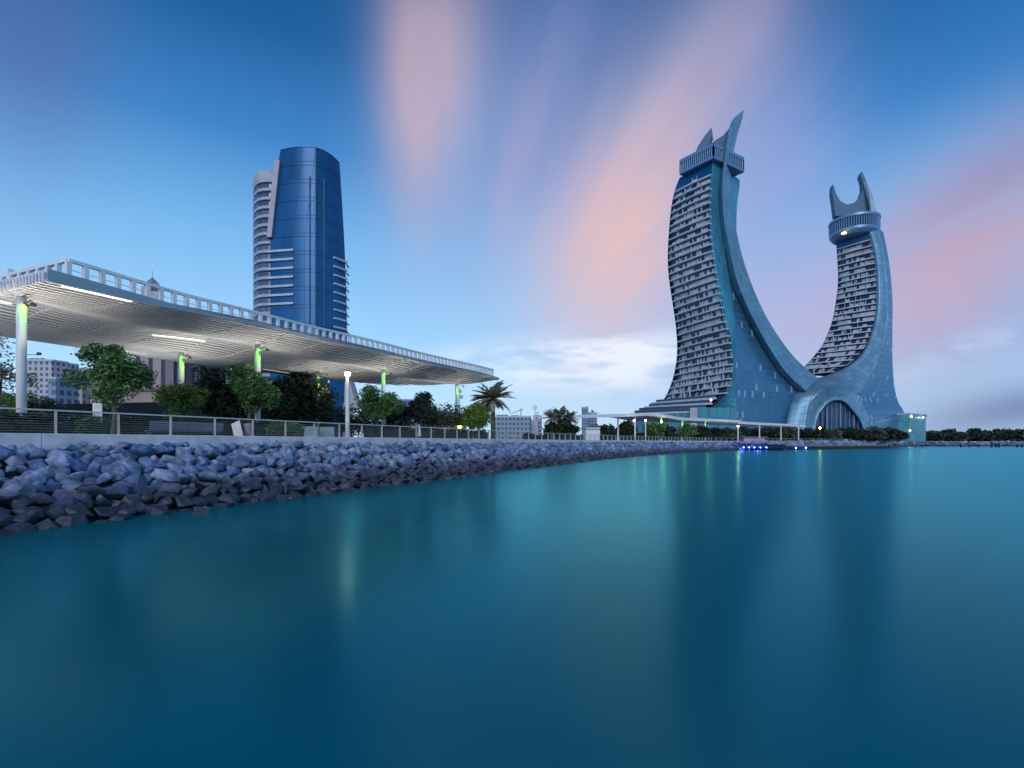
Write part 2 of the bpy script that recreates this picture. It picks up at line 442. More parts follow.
def interp(pts, x):
    if x <= pts[0][0]: return pts[0][1]
    for (x0, y0), (x1, y1) in zip(pts, pts[1:]):
        if x <= x1: return y0 + (y1 - y0) * (x - x0) / (x1 - x0)
    return pts[-1][1]
def smooth_interp(pts, x):
    if x <= pts[0][0]: return pts[0][1]
    for (x0, y0), (x1, y1) in zip(pts, pts[1:]):
        if x <= x1:
            t = (x - x0) / (x1 - x0); t = t * t * (3 - 2 * t); return y0 + (y1 - y0) * t
    return pts[-1][1]
def crom(pts, n):
    """Catmull-Rom through points of any dimension, n samples evenly by parameter length"""
    P = [Vector(p) for p in pts]; L = [0]
    for p, q in zip(P, P[1:]): L.append(L[-1] + (q - p).length)
    out_ = []
    for i in range(n):
        d = L[-1] * i / (n - 1); k = 0
        while k < len(P) - 2 and d > L[k + 1]: k += 1
        t = (d - L[k]) / max(1e-9, L[k + 1] - L[k])
        p1, p2 = P[k], P[k + 1]; p0 = P[k - 1] if k else p1 * 2 - p2; p3 = P[k + 2] if k + 2 < len(P) else p2 * 2 - p1
        out_.append(.5 * ((2 * p1) + (p2 - p0) * t + (2 * p0 - 5 * p1 + 4 * p2 - p3) * t * t + (3 * p1 - p0 - 3 * p2 + p3) * t ** 3))
    return out_
def at_z(curve, z):
    """curve: world points with falling z; the point at height z"""
    if z >= curve[0].z: return curve[0].copy()
    for p, q in zip(curve, curve[1:]):
        if q.z <= z <= p.z:
            return p.lerp(q, (p.z - z) / max(1e-6, p.z - q.z))
    return curve[-1].copy()

# ------------------------------------------------------------------ the shoreline: one path, s metres along it, D metres inland (D = 21.6 is the water's edge)
TH0 = math.atan2(230, F)
DV = Vector((math.sin(TH0), math.cos(TH0))); NV = Vector((-math.cos(TH0), math.sin(TH0)))
def straight(s, D, z): p = DV * s + NV * D; return Vector((p.x, p.y, z))
def heading(s):
    return R(interp([(70, math.degrees(TH0)), (190, 40), (215, 52), (331, 52), (332, 42), (440, 42), (455, 84), (900, 86)], s))
PATH = {}
p_ = DV * -60 + NV * 21.6; s_i = -60
while s_i <= 900:
    h = heading(s_i); PATH[s_i] = (p_.copy(), h); p_ = p_ + Vector((math.sin(h), math.cos(h))); s_i += 1
def P(s, D, z=0.0):
    i = int(math.floor(s)); i = max(-60, min(899, i)); f = s - i
    (a_, h0), (b_, h1) = PATH[i], PATH[i + 1]
    h = h0 + (h1 - h0) * f; q = a_.lerp(b_, f) + Vector((-math.cos(h), math.sin(h))) * (D - 21.6)
    return Vector((q.x, q.y, z))

# ------------------------------------------------------------------ structure: water, land, bank
mb = MB(); mb.face([(-7000, -3000, 0), (7000, -3000, 0), (7000, 9000, 0), (-7000, 9000, 0)])
tag(mb.build('water', M['water']), kind='structure')
GZ = 3.2
mb = MB()
edge = [P(s, 30.0, GZ) for s in list(range(-60, 700, 4))]
for p, q in zip(edge, edge[1:]):
    pass
far = [(5000, 700, GZ), (5000, 8500, GZ), (-6500, 8500, GZ), (-6500, -2500, GZ), (-400, -700, GZ)]
mb.face(edge + [Vector(x) for x in far])
o = mb.build('ground', M['pave'], fix=False)
bm = bmesh.new(); bm.from_mesh(o.data); bmesh.ops.triangulate(bm, faces=bm.faces); bmesh.ops.recalc_face_normals(bm, faces=bm.faces)
if bm.faces and sum(f.normal.z for f in bm.faces) < 0: bmesh.ops.reverse_faces(bm, faces=bm.faces)
bm.to_mesh(o.data); bm.free()
tag(o, kind='structure')
mb = MB()
rows = []
for D, z in ((20.0, -1.1), (21.6, -.5), (25, .8), (29.75, 2.55)):
    rows.append([P(s, D, z) for s in range(-60, 700, 3)])
mb.grid(rows)
tag(mb.build('embankment', M['mud']), kind='structure')

# sea wall, with joints every few metres
mb = MB()
s = -40.0
while s < 690:
    L = 7.6
    n = 2 if s < 65 else 4
    for k in range(n):
        a0, a1 = s + L * k / n, s + L * (k + 1) / n
        if k == n - 1: a1 -= .03
        lo, hi, f0, f1 = 1.95, 3.4, 29.62, 30.02
        q = [P(a0, f0, lo), P(a1, f0, lo), P(a1, f0, hi - .03), P(a0, f0, hi - .03)]
        mb.face(q)
        mb.face([P(a0, f0, hi - .03), P(a1, f0, hi - .03), P(a1, f0 + .03, hi), P(a0, f0 + .03, hi)])
        mb.face([P(a0, f0 + .03, hi), P(a1, f0 + .03, hi), P(a1, f1, hi), P(a0, f1, hi)])
        mb.face([P(a0, f1, hi), P(a1, f1, hi), P(a1, f1, lo), P(a0, f1, lo)])
        if k == 0: mb.face([P(a0, f0, lo), P(a0, f0, hi - .03), P(a0, f0 + .03, hi), P(a0, f1, hi), P(a0, f1, lo)])
        if k == n - 1: mb.face([P(a1, f0, lo), P(a1, f0, hi - .03), P(a1, f0 + .03, hi), P(a1, f1, hi), P(a1, f1, lo)])
    s += L
tag(mb.build('sea_wall', M['concrete'], weld=True), 'long low pale concrete wall along the top of the rock bank', 'wall')

# railings
def railing(s0, s1, step, label, z0=3.4, ncab=8):
    rt = thing('railing', label, 'railing', P(s0, 29.85, z0))
    D = 29.85; n = int((s1 - s0) / step)
    mb = MB()
    ss = [s0 + (s1 - s0) * i / (n * 2) for i in range(n * 2 + 1)]
    for a_, b_ in zip(ss, ss[1:]):
        mb.bar(P(a_, D, z0 + 1.1), P(b_ + .01, D, z0 + 1.1), .13, .07)
    mb.build('top_rail', M['steel'], rt)
    mb = MB()
    for k in range(ncab):
        mb.tube([P(a_, D, z0 + .12 + k * .115) for a_ in ss], .008, 5, False)
    mb.build('cables', M['gravelgrey'], rt)
    first = None
    for i in range(n + 1):
        s_ = s0 + i * step; p = P(s_, D, z0); i_ = int(max(-60, min(899, math.floor(s_)))); h = PATH[i_][1]
        if first is None:
            mb = MB(); mb.box((0, 0, .53), .035, .16, 1.06); mb.box((0, 0, .01), .12, .2, .02)
            mb.box((-.03, 0, .53), .02, .10, 1.0)
            first = mb.build('post', M['steel']); q = first
        else:
            q = first.copy(); COL.objects.link(q)
        q.parent = rt; q.location = p - rt.location; q.rotation_euler = (0, 0, math.pi / 2 - h)
    return rt
railing(13.84 - 2.72 * 6, 13.84 + 2.72 * 68, 2.72, 'long steel railing with thin horizontal cables on the wall in front of the big canopy')
railing(202, 331, 4.0, 'distant thin railing along the promenade below the twin curved towers', ncab=4)

# ------------------------------------------------------------------ riprap
random.seed(5)
def rock_verts(seed, sub):
    rnd = random.Random(seed)
    bm = bmesh.new()
    for _ in range(rnd.randint(13, 19)):
        d = Vector((rnd.gauss(0, 1), rnd.gauss(0, 1), rnd.gauss(0, 1))).normalized()
        bm.verts.new(d * rnd.uniform(.86, 1.12))
    bmesh.ops.convex_hull(bm, input=bm.verts)
    bmesh.ops.delete(bm, geom=[v for v in bm.verts if not v.link_faces], context='VERTS')
    bmesh.ops.dissolve_limit(bm, angle_limit=R(14), verts=bm.verts, edges=bm.edges)
    bmesh.ops.bevel(bm, geom=list(bm.edges), offset=.25, segments=3 if sub > 2 else 1, affect='EDGES', clamp_overlap=True, profile=.6)
    bmesh.ops.triangulate(bm, faces=bm.faces)
    if sub > 2: bmesh.ops.subdivide_edges(bm, edges=[e for e in bm.edges if e.calc_length() > .35], cuts=1); bmesh.ops.triangulate(bm, faces=bm.faces)
    off = Vector((seed * 3.7, seed * 1.3, 0))
    for v in bm.verts: v.co *= 1 + .07 * noise.noise(v.co * 1.9 + off) + .03 * noise.noise(v.co * 5 + off)
    bmesh.ops.recalc_face_normals(bm, faces=bm.faces); bm.verts.index_update()
    vs = [v.co.copy() for v in bm.verts]; fs = [tuple(v.index for v in f.verts) for f in bm.faces]
    bm.free(); return vs, fs
VAR = []
for k in range(14):
    vs, fs = rock_verts(k + 1, 3)
    me = bpy.data.meshes.new('boulder'); me.from_pydata([tuple(v) for v in vs], [], fs); me.materials.append(M['rock'])
    me.polygons.foreach_set('use_smooth', [True] * len(me.polygons)); me.set_sharp_from_angle(angle=R(50)); VAR.append(me)
VAR_LO = [rock_verts(k + 1, 2) for k in range(14)]
def bank_z(D): return interp([(20, -1.0), (21.6, -.4), (25, .98), (29.75, 2.82)], D)
rocks = []
def add_rocks(s0, s1, size, rnd):
    nrow = int(9.0 / (size * .98))
    for r in range(nrow + 1):
        D = 20.9 + (29.15 - 20.9) * r / nrow
        s = s0 + rnd.uniform(0, size)
        while s < s1:
            k = rnd.uniform(.6, 1.35)
            if rnd.random() < .12: k *= 1.25
            sz = size * k * .60
            if r == nrow: sz *= .72
            d_ = D + rnd.uniform(-.25, .25)
            rocks.append((s + sz * .9, d_, bank_z(d_) + rnd.uniform(-.12, .26), sz, rnd.random(), rnd.uniform(0, 6.28), rnd.uniform(-.4, .4), rnd.uniform(-.5, .5), rnd.randrange(14), rnd.uniform(.8, 1.3), rnd.uniform(.6, .9)))
            s += sz * 1.42
rnd = random.Random(11)
add_rocks(-16, 60, .74, rnd); add_rocks(60, 120, .9, rnd); add_rocks(120, 215, 1.35, rnd); add_rocks(215, 690, 3.2, rnd)
def shown(rk):
    p = P(rk[0], rk[1]); px = 512 + p.x / p.y * F if p.y > 1 else -1e9
    return px > -25
vis = sorted([r for r in rocks if shown(r)], key=lambda r: -(r[3] / P(r[0], r[1]).length))
near, rest = vis[:300], vis[300:] + [r for r in rocks if not shown(r)]
LOW, MID, TOP = ('dark wet boulder lying at the waterline of the near rock bank', 'grey blue boulder in the middle of the near rock bank slope', 'pale boulder along the top of the near rock bank just below the concrete wall')
for (s, D, z, sz, _, rz, rx, ry, vi, ax, az_) in near:
    o = bpy.data.objects.new('boulder', VAR[vi]); COL.objects.link(o)
    o.location = P(s, D, z); o.scale = (sz * ax, sz, sz * az_); o.rotation_euler = (rx, ry, rz)
    tag(o, LOW if D < 23.2 else (TOP if D > 28.2 else MID), 'boulder', 'boulders at the waterline' if D < 23.2 else ('boulders along the top of the bank' if D > 28.2 else 'boulders on the middle of the bank'))
mb = MB()
for (s, D, z, sz, _, rz, rx, ry, vi, ax, az_) in rest:
    T = Matrix.Translation(P(s, D, z)) @ Matrix.Rotation(rz, 4, 'Z') @ Matrix.Rotation(ry, 4, 'Y') @ Matrix.Rotation(rx, 4, 'X') @ Matrix.Diagonal((sz * ax, sz, sz * az_, 1))
    vs, fs = VAR_LO[vi]; i = len(mb.v)
    mb.v += [tuple(T @ v) for v in vs]
    for f in fs: mb.f.append(tuple(i + x for x in f)); mb.uv.append(None); mb.mi.append(0)
tag(mb.build('rock_bank', M['rock'], smooth=True, fix=False), kind='stuff')

# ------------------------------------------------------------------ the big canopy
def zf_top(s): return CAMZ + smooth_interp([(13, 8.2), (21, 7.98), (28, 8.08), (41, 8.35), (65, 8.85)], s)
def zf_bot(s): return CAMZ + smooth_interp([(13, 7.62), (17, 7.66), (26, 7.97), (41, 8.26), (65, 8.74)], s)
def back(s): return smooth_interp([(12, 50), (36, 49.6), (66, 41.8)], s)
def front(s): return 30.0 + .7 * max(0, (s - 14) / 51)
def z_under(s, D):
    f, bk = front(s), back(s)
    ph = (s - 14.3) / 14.8 * 2 * math.pi
    mid = CAMZ + 7.56
    zb = smooth_interp([(0, zf_bot(s)), (4.2, mid), (8.5, mid + .55 + .22 * math.cos(ph)), (13.2, mid), (19.9, mid + .15)], D - f)
    end = max(0, min(1, (s - 57) / 8)); end = end * end
    e2 = CAMZ + 8.55
    return zb * (1 - end * .75) + e2 * end * .75
canopy = thing('shade_canopy', 'big white slatted canopy on green lit columns, with framed parapet, over the near promenade', 'canopy', straight(14.3, 34, GZ))
S0, S1 = 13.6, 65.0
ns = 44
sl = [S0 + (S1 - S0) * i / ns for i in range(ns + 1)]
# slats: long fins following the waves, one every third of a metre
mb = MB()
D = 30.25
k = 0
while D < 50:
    i0 = [s for s in sl if D < back(s) - .1 and D > front(s) + .05]
    if len(i0) > 1:
        if D < 30.8: i0 = [s for s in sl if D > front(s)]
        lo = [straight(s, D, z_under(s, D)) for s in i0]
        t = .15; nx = NV * (t / 2); off = Vector((nx.x, nx.y, 0)); up = Vector((0, 0, .06))
        for p, q in zip(lo, lo[1:]):
            mb.face([p - off, q - off, q - off + up, p - off + up]); mb.face([p + off, p + off + up, q + off + up, q + off]); mb.face([p - off, p + off, q + off, q - off])
        p = lo[0]; mb.face([p - off, p - off + up, p + off + up, p + off]); p = lo[-1]; mb.face([p - off, p + off, p + off + up, p - off + up])
    D += .48
mb.build('louvre_slats', M['slat'], canopy, fix=False)
# roof deck above the slats
def z_roof(s, D): return max(z_under(s, D) + .32, zf_top(s) - .16)
mb = MB()
rows = []
nd = 16
for s in sl:
    f, bk = front(s) + .12, back(s)
    rows.append([straight(s, f + (bk - f) * j / nd, z_under(s, f + (bk - f) * j / nd) + .19) for j in range(nd + 1)])
rows2 = [[p + Vector((0, 0, max(.12, zf_top(s) - .15 - p.z))) for p in r] for r, s in zip(rows, sl)]
mb.grid(rows); mb.grid(rows2)
mb.grid([rows[0], rows2[0]]); mb.grid([rows[-1], rows2[-1]])
mb.grid([[r[-1] for r in rows], [r[-1] for r in rows2]]); mb.grid([[r[0] for r in rows], [r[0] for r in rows2]])
mb.build('roof', M['roof'], canopy, weld=True)
# cross beams visible between the slats
for s in [14.0 + 3.7 * i for i in range(14)]:
    mb = MB(); f, bk = front(s) + .2, back(s) - .1
    for side_ in (-.04, .04):
        lo = [straight(s + side_, f + (bk - f) * j / 12, z_under(s, f + (bk - f) * j / 12) + .06) for j in range(13)]
        mb.grid([lo, [p + Vector((0, 0, .10)) for p in lo]])
    lo = [[straight(s + sd2, f + (bk - f) * j / 12, z_under(s, f + (bk - f) * j / 12) + .06) for j in range(13)] for sd2 in (-.04, .04)]
    mb.grid(lo); mb.build('cross_beam', M['slat'], canopy, weld=True)
# fascia, thinning away from the near corner
mb = MB()
r0 = [straight(s, front(s), zf_top(s)) for s in sl]; r1 = [straight(s, front(s), zf_bot(s) - .02) for s in sl]
off = Vector((NV.x, NV.y, 0)) * .10
mb.grid([r0, r1]); mb.grid([[p + off for p in r0], [p + off for p in r1]]); mb.grid([r0, [p + off for p in r0]]); mb.grid([r1, [p + off for p in r1]])
for i in (0, -1): mb.face([r0[i], r1[i], r1[i] + off, r0[i] + off])
mb.build('fascia', M['fascia'], canopy, weld=True)
# comb of end plates on the near and far ends
for i in range(40):
    D = 30.3 + i * .3
    if i < 34:
        mb = MB(); mb.bar(straight(S0 - .02, D, z_under(S0, D) + .0), straight(S0 - .02, D, zf_top(S0) - .08), .11, .10, up=(NV.x, NV.y, 0)); mb.build('end_slat', M['slat'], canopy)
    if front(S1) < D < back(S1):
        mb = MB(); mb.bar(straight(S1 + .12, D, z_under(S1, D) + .02), straight(S1 + .12, D, z_under(S1, D) + .36), .12, .3, up=(NV.x, NV.y, 0)); mb.build('end_slat', M['slat'], canopy)
mb = MB()
mb.bar(straight(S0 + .1, 30.1, zf_top(S0) - .1), straight(S0 + .1, 50, zf_top(S0) - .1), .14, .18)
mb.build('end_beam', M['slat'], canopy)
# parapet frame
def rail_z(s): return zf_top(s) + .98
DR = 31.0
mb = MB()
ss = [14.9 + (63.8 - 14.9) * i / 40 for i in range(41)]
for p, q in zip(ss, ss[1:]):
    mb.bar(straight(p, DR, rail_z(p)), straight(q + .01, DR, rail_z(q + .01)), .20, .16)
    mb.bar(straight(p, DR, rail_z(p) - .98), straight(q + .01, DR, rail_z(q + .01) - .98), .16, .12)
mb.bar(straight(14.9, DR, rail_z(14.9)), straight(14.9, 49, rail_z(14.9) - .05), .20, .16)
mb.bar(straight(14.9, DR, rail_z(14.9) - .9), straight(14.9, 49, rail_z(14.9) - .95), .16, .12)
mb.bar(straight(63.8, DR, rail_z(63.8)), straight(63.8, 41, rail_z(63.8)), .18, .14)
mb.tube([straight(s, DR + .05, rail_z(s) - .45) for s in ss], .02, 5)
mb.build('parapet_rail', M['slat'], canopy)
pp = [(14.9 + .76 * i, DR) for i in range(65)] + [(14.9, DR + .9 * i) for i in range(1, 20)]
first = None
for (s, D) in pp:
    if first is None:
        mb = MB(); mb.box((0, 0, 0), .22, .20, .84); first = mb.build('parapet_post', M['slat']); q = first
    else: q = first.copy(); COL.objects.link(q)
    q.parent = canopy; q.location = straight(s, D, rail_z(max(14.9, s)) - .49) - canopy.location; q.rotation_euler = (0, 0, math.pi / 2 - TH0)
for (s, D) in ((14.9, 36.6), (14.9, 38.5)):
    mb = MB(); mb.box(straight(s, D, rail_z(14.9) + .02), .25, .25, .55, math.pi / 2 - TH0); mb.box(straight(s + .25, D - .1, rail_z(14.9) - .35), .8, .3, .22, math.pi / 2 - TH0)
    mb.build('roof_vent', M['slat'], canopy)
# light strips in the ceiling
for (s0, s1, D) in ((14.4, 17.6, 30.55), (12.9 + .8, 16.2, 39.6), (24.5, 28.6, 40.0), (24.8, 29.0, 47.6), (39.0, 42.5, 45.6)):
    mb = MB()
    for i in range(6):
        a_, b_ = s0 + (s1 - s0) * i / 6, s0 + (s1 - s0) * (i + 1) / 6
        mb.bar(straight(a_, D, z_under(a_, D) + .02), straight(b_, D, z_under(b_, D) + .025), .035, .05)
    mb.build('light_strip', M['strip'], canopy)
# columns with bracket lamps
def column(s, D, top_off=0):
    zt = z_under(s, D) + .12
    c = MB(); b = straight(s, D, GZ)
    c.lathe(b, [(.215, 0), (.215, zt - GZ)], 20)
    col = c.build('column', M['white'], canopy, smooth=False)
    for p in col.data.polygons: p.use_smooth = len(p.vertices) == 4
    c = MB(); c.lathe(b, [(.42, 0), (.42, .05), (.26, .07)], 20); c.build('base_plate', M['white'], col)
    c = MB(); c.lathe((b.x, b.y, zt - .2), [(.26, 0), (.34, .1), (.34, .14)], 20); c.build('cap_plate', M['white'], col)
    side = (Vector((1, -.35))).normalized()
    z1 = zt - .55
    br = MB(); br.tube([b + Vector((side.x * .2, side.y * .2, z1 - GZ)), b + Vector((side.x * .75, side.y * .75, z1 + .12 - GZ)), b + Vector((side.x * .95, side.y * .95, z1 - .05 - GZ))], .03, 6)
    br.box(b + Vector((side.x * .95, side.y * .95, z1 - .12 - GZ)), .2, .16, .14); br.build('bracket', M['darksteel'], col)
    toward = Vector((-b.x, -b.y)).normalized()
    g = b + Vector((side.x * .36 + toward.x * .12, side.y * .36 + toward.y * .12, z1 - .15 - GZ))
    gl = MB(); gl.box(g + Vector((side.x * .12, side.y * .12, 0)), .12, .10, .10); gl.build('spotlight', M['darksteel'], col)
    first = s < 20 and D < 36
    if first: g = g - Vector((toward.x * .22, toward.y * .22, 0))
    sp = light('green_spot', col, tuple(g + Vector((side.x * .25 + toward.x * .1, side.y * .25 + toward.y * .1, .1))), (.20, 1, .03), 60.0, .05)
    sp.data.type = 'SPOT'; sp.data.spot_size = R(96); sp.data.spot_blend = 1
    sp.rotation_euler = (Vector(sp.location) - (b + Vector((0, 0, z1 - .55 - GZ)))).to_track_quat('Z', 'Y').to_euler()
    for (kx, kz, pw) in ((2.3, 3.6, 380.0), (-3.4, 3.8, 330.0), (1.5, 1.3, 26.0)):  # large ones are added soffit fill without fixtures, the weak one column-top glow
        up_ = light('soffit_fill_and_glow', col, tuple(b + Vector((side.x * kx + toward.x * .4, side.y * kx + toward.y * .4, zt - kz - GZ))), ((1, .85, .68) if kx > 0 else (1, .96, .92)), pw, .25)
        up_.data.type = 'SPOT'; up_.data.spot_size = R(150); up_.data.spot_blend = .6; up_.rotation_euler = (math.pi, 0, 0)
for s in (14.3, 28.6, 43.9, 59.1):
    column(s, 34.0)
    if s < 50: column(s, 42.9)

# ------------------------------------------------------------------ twin curved tower, left
def C3(pts): return [W(*p) for p in pts]
def dens(pts, n=40): return crom(C3(pts), n)
FH = 4.5
kt = thing('curved_tower', 'taller left twin tower, a curved blue horn sweeping down from its pointed tip, banded balconies', 'tower', (150, 340, GZ))
L_ = dens([(685.5, 160, 347), (682, 172, 350), (675.5, 188, 353), (671, 209, 355), (668, 246, 357), (668.3, 273, 359), (672, 300, 362), (676, 328, 366), (677, 355, 371), (673, 378, 377), (666, 396, 384), (658, 406, 388)])
R_ = dens([(714, 150, 329), (712.5, 165, 330), (711, 178, 330), (709.5, 205, 329), (710.5, 237, 328), (714, 264, 327), (719, 296, 326), (724, 319, 325), (728.5, 341.5, 324), (730.5, 364, 323), (728, 387, 321), (721, 401, 320), (712, 408, 319)])
S_ = dens([(724, 150, 334), (722, 164, 335), (719.6, 185, 335), (719.6, 214, 335), (723, 241, 335), (729, 278, 334), (733.5, 310, 333), (735.5, 340, 332), (736, 380, 331), (736, 434, 330)])
HL_ = dens([(726, 150, 336), (722, 164, 336), (719.8, 185, 336), (719.8, 214, 336), (723.2, 241, 336), (729.6, 278, 337), (738.5, 300, 339), (749.5, 323, 342), (763.5, 348, 346), (781, 375, 350), (797, 389, 353), (790, 407, 352), (784, 434, 351)], 60)
zt, zb = 178.5 + CAMZ, 170.0 + CAMZ
zl = 27.0 + CAMZ
nfl = int((zb - zl) / FH)
def row(*pts, n=8): return [pts[0].lerp(pts[1], i / n) for i in range(n + 1)]
def bulge(a_, b_, n, k):
    d = (b_ - a_); nx = Vector((d.y, -d.x, 0)).normalized()
    if nx.y > 0: nx = -nx
    return [a_.lerp(b_, i / n) + nx * k * 4 * (i / n) * (1 - i / n) for i in range(n + 1)], nx
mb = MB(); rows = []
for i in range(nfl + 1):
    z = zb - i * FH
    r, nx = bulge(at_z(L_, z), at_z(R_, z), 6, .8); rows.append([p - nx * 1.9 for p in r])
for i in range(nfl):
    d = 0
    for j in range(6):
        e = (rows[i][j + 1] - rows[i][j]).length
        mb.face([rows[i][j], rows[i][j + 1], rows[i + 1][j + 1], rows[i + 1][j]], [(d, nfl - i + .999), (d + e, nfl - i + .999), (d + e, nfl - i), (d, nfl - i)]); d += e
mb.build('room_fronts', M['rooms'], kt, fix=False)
sheet0 = MB(); sheet0.grid([[p - nx * 1.9 for p in bulge(at_z(L_, z), at_z(R_, z), 6, .8)[0]] for z in (zb - nfl * FH, 27.2, 22, GZ)]); sheet0.build('base_wall', M['darkglass'], kt, fix=False)
def balcony(a_, b_, z, parent, rnd, dep=2.2, k=.8, dens_=.62, name='balcony'):
    r, nx = bulge(a_, b_, 6, k)
    mb = MB()
    o_ = [Vector((p.x, p.y, z)) + nx * .25 for p in r]; i_ = [p - nx * dep for p in o_]
    up = Vector((0, 0, .8))
    for j in range(6):
        a0, a1, b0, b1 = o_[j], o_[j + 1], i_[j], i_[j + 1]
        mb.face([a0, a1, a1 + up, a0 + up]); mb.face([a0, b0, b1, a1]); mb.face([a0 + up, a1 + up, b1 + up, b0 + up])
    mb.face([o_[0], o_[0] + up, i_[0] + up, i_[0]]); mb.face([o_[-1], i_[-1], i_[-1] + up, o_[-1] + up])
    L = (b_ - a_).length; nb = max(5, int(L / 3.2))
    for j in range(nb + 1):      # party walls and balustrade panels between the slabs
        t = j / nb
        p = a_.lerp(b_, t) + nx * (k * 4 * t * (1 - t)); p.z = z
        if 1 < j < nb - 1 and rnd.random() < .35: mb.bar(p + Vector((0, 0, .9)) - nx * 1.3, p - nx * 1.3 + Vector((0, 0, 4.3)), 1.1, .18, up=tuple((b_ - a_).normalized()))
        if 0 < j < nb - 1 and rnd.random() < dens_ * .25:
            q = a_.lerp(b_, (j + rnd.uniform(.6, 1.0)) / nb); t2 = (j + .5) / nb; q = q + nx * (k * 4 * t2 * (1 - t2)); q.z = z
            mb.bar(p - nx * .9 + Vector((0, 0, 1.5)), q - nx * .9 + Vector((0, 0, 1.5)), .06, 1.6)
    return mb.build(name, M['slab'], parent)
rnd = random.Random(3)
for i in range(nfl + 1):
    z = zb - i * FH - .62
    balcony(at_z(L_, z), at_z(R_, z), z, kt, rnd, dens_=.25 + .5 * i / nfl)
def sheet(name, m, curves, zs, parent, n=4, ncol=None):
    mb = MB(); rows = []
    for z in zs:
        pts = [at_z(c, z) for c in curves]; r = []
        for p, q in zip(pts, pts[1:]): r += [p.lerp(q, i / n) for i in range(n)]
        rows.append(r + [pts[-1]])
    mb.grid(rows); return mb.build(name, m, parent, fix=False)
zs = [zt - (zt - zb) * i / 2 for i in range(3)]
sheet('glass_band', M['oglass'], [L_, R_], zs, kt)
zs_all = [zt - (zt - 4.0) * i / 60 for i in range(61)]
sheet('glass_strip', M['kteal'], [R_, S_], [z for z in zs_all if z > 23] + [23.0], kt, 2)
sheet('glass_facade', M['klit'], [S_, HL_], zs_all + [GZ - .5], kt, 4)
# back of the tower
BR_ = [p + Vector((6, 14, 0)) for p in dens([(737, 150, 340), (740, 172, 340), (737.2, 196, 340), (736.8, 230, 341), (741, 262, 342), (748, 286, 344), (761, 315, 348), (776, 341, 352), (792, 364, 356), (800, 378, 357), (800, 434, 357)])]
BL_ = [p + Vector((14, 26, 0)) for p in L_]
sheet('rear_wall', M['kteal'], [HL_, BR_, BL_, L_], zs_all, kt, 2)
# the horn: a thick curved blade along the inner edge of the crescent
def blade(name, m, c_in, c_edge, c_far, parent, n=70, sm=True):
    a_, b_, c_ = (dens(x, n) for x in (c_in, c_edge, c_far))
    mb = MB()
    def strip(p, q, nn):
        rows = [[p[i].lerp(q[i], j / nn) for j in range(nn + 1)] for i in range(n)]
        du = 0
        for i in range(n - 1):
            step = (p[i + 1] - p[i]).length
            for j in range(nn):
                e = (rows[i][j + 1] - rows[i][j]).length
                mb.face([rows[i][j], rows[i][j + 1], rows[i + 1][j + 1], rows[i + 1][j]], [(j * e, du), (j * e + e, du), (j * e + e, du + step), (j * e, du + step)])
            du += step
    strip(a_, b_, 1); strip(b_, c_, 4); strip(c_, a_, 1)
    mb.face([a_[0], b_[0], c_[0]]); mb.face([a_[-1], c_[-1], b_[-1]])
    return mb.build(name, m, parent)
blade('horn', M['kshell'],
      [(743.0, 110.8, 342), (732.5, 120, 340), (728, 133, 338), (725, 147, 337), (722, 164, 336), (719.6, 185, 336), (719.4, 214, 336), (722.8, 241, 336), (729.6, 278, 337), (738.5, 300, 339), (749.5, 323, 342), (763.5, 348, 346), (781, 375, 350), (798, 391, 353)],
      [(743.4, 110.2, 341), (733.5, 119.5, 337), (729, 132, 333), (726.4, 146, 330), (724, 164, 329), (722.5, 185, 329), (723.5, 214, 329), (728, 241, 329), (735.5, 275, 330), (744.5, 300, 332), (755.5, 323, 335), (769, 347, 339), (786, 372, 343), (806, 391, 347)],
      [(743.8, 110.8, 343), (742, 120, 343), (738, 133, 343), (734, 150, 343), (732, 165, 343), (731.0, 185, 344), (731.8, 208, 345), (736.6, 232, 346), (743.2, 259, 347), (752.7, 287, 349), (766, 316, 352), (782, 341.5, 356), (798, 361, 361), (818, 378, 367)], kt)
# crown box
f_, l_, r_ = Vector((126.3, 326, 0)), Vector((111.8, 346, 0)), Vector((152.8, 343, 0)); bk_ = l_ + r_ - f_
z0, z1 = 178.0 + CAMZ, 187.5 + CAMZ
mb = MB()
ring = [f_, l_, bk_, r_]
mb.face([p + Vector((0, 0, z0)) for p in ring]); mb.face([p + Vector((0, 0, z1)) for p in ring])
ins = lambda p, k: f_.lerp(bk_, .5).lerp(p, k)
for p, q in zip(ring, ring[1:] + ring[:1]):
    a_, b_ = ins(p, .97), ins(q, .97)
    mb.face([a_ + Vector((0, 0, z0)), b_ + Vector((0, 0, z0)), b_ + Vector((0, 0, z1)), a_ + Vector((0, 0, z1))], mi=1)
    for (h, t) in ((z0 + .7, 1.6), (z1 - 1.0, 2.2)): mb.bar(p + Vector((0, 0, h)), q + Vector((0, 0, h)), .8, t)
    n = 17
    for i in range(n + 1):
        c_ = p.lerp(q, i / n); mb.bar(c_ + Vector((0, 0, z0)), c_ + Vector((0, 0, z1)), .55, .55)
mb.build('crown_box', [M['kshell_plain'], M['oglass']], kt)
mb = MB()
mb.prism([W(711.5, 127.3, 350), W(704.5, 136, 350), W(698, 146, 350), W(694, 156, 350), W(694.5, 161, 350), W(704, 158, 350), W(708.5, 146, 350), W(712.2, 135, 350)], (2.5, 5, 0))
mb.build('fin', M['kshell'], kt)
mb = MB()
mb.prism([W(709, 148, 346), W(714, 141, 346), W(723, 135.5, 346), W(731, 126, 346), W(736, 118, 346), W(733, 136, 346), W(729, 150, 346), W(716, 152, 346)], (2, 4, 0))
mb.build('sail', M['kshell'], kt)
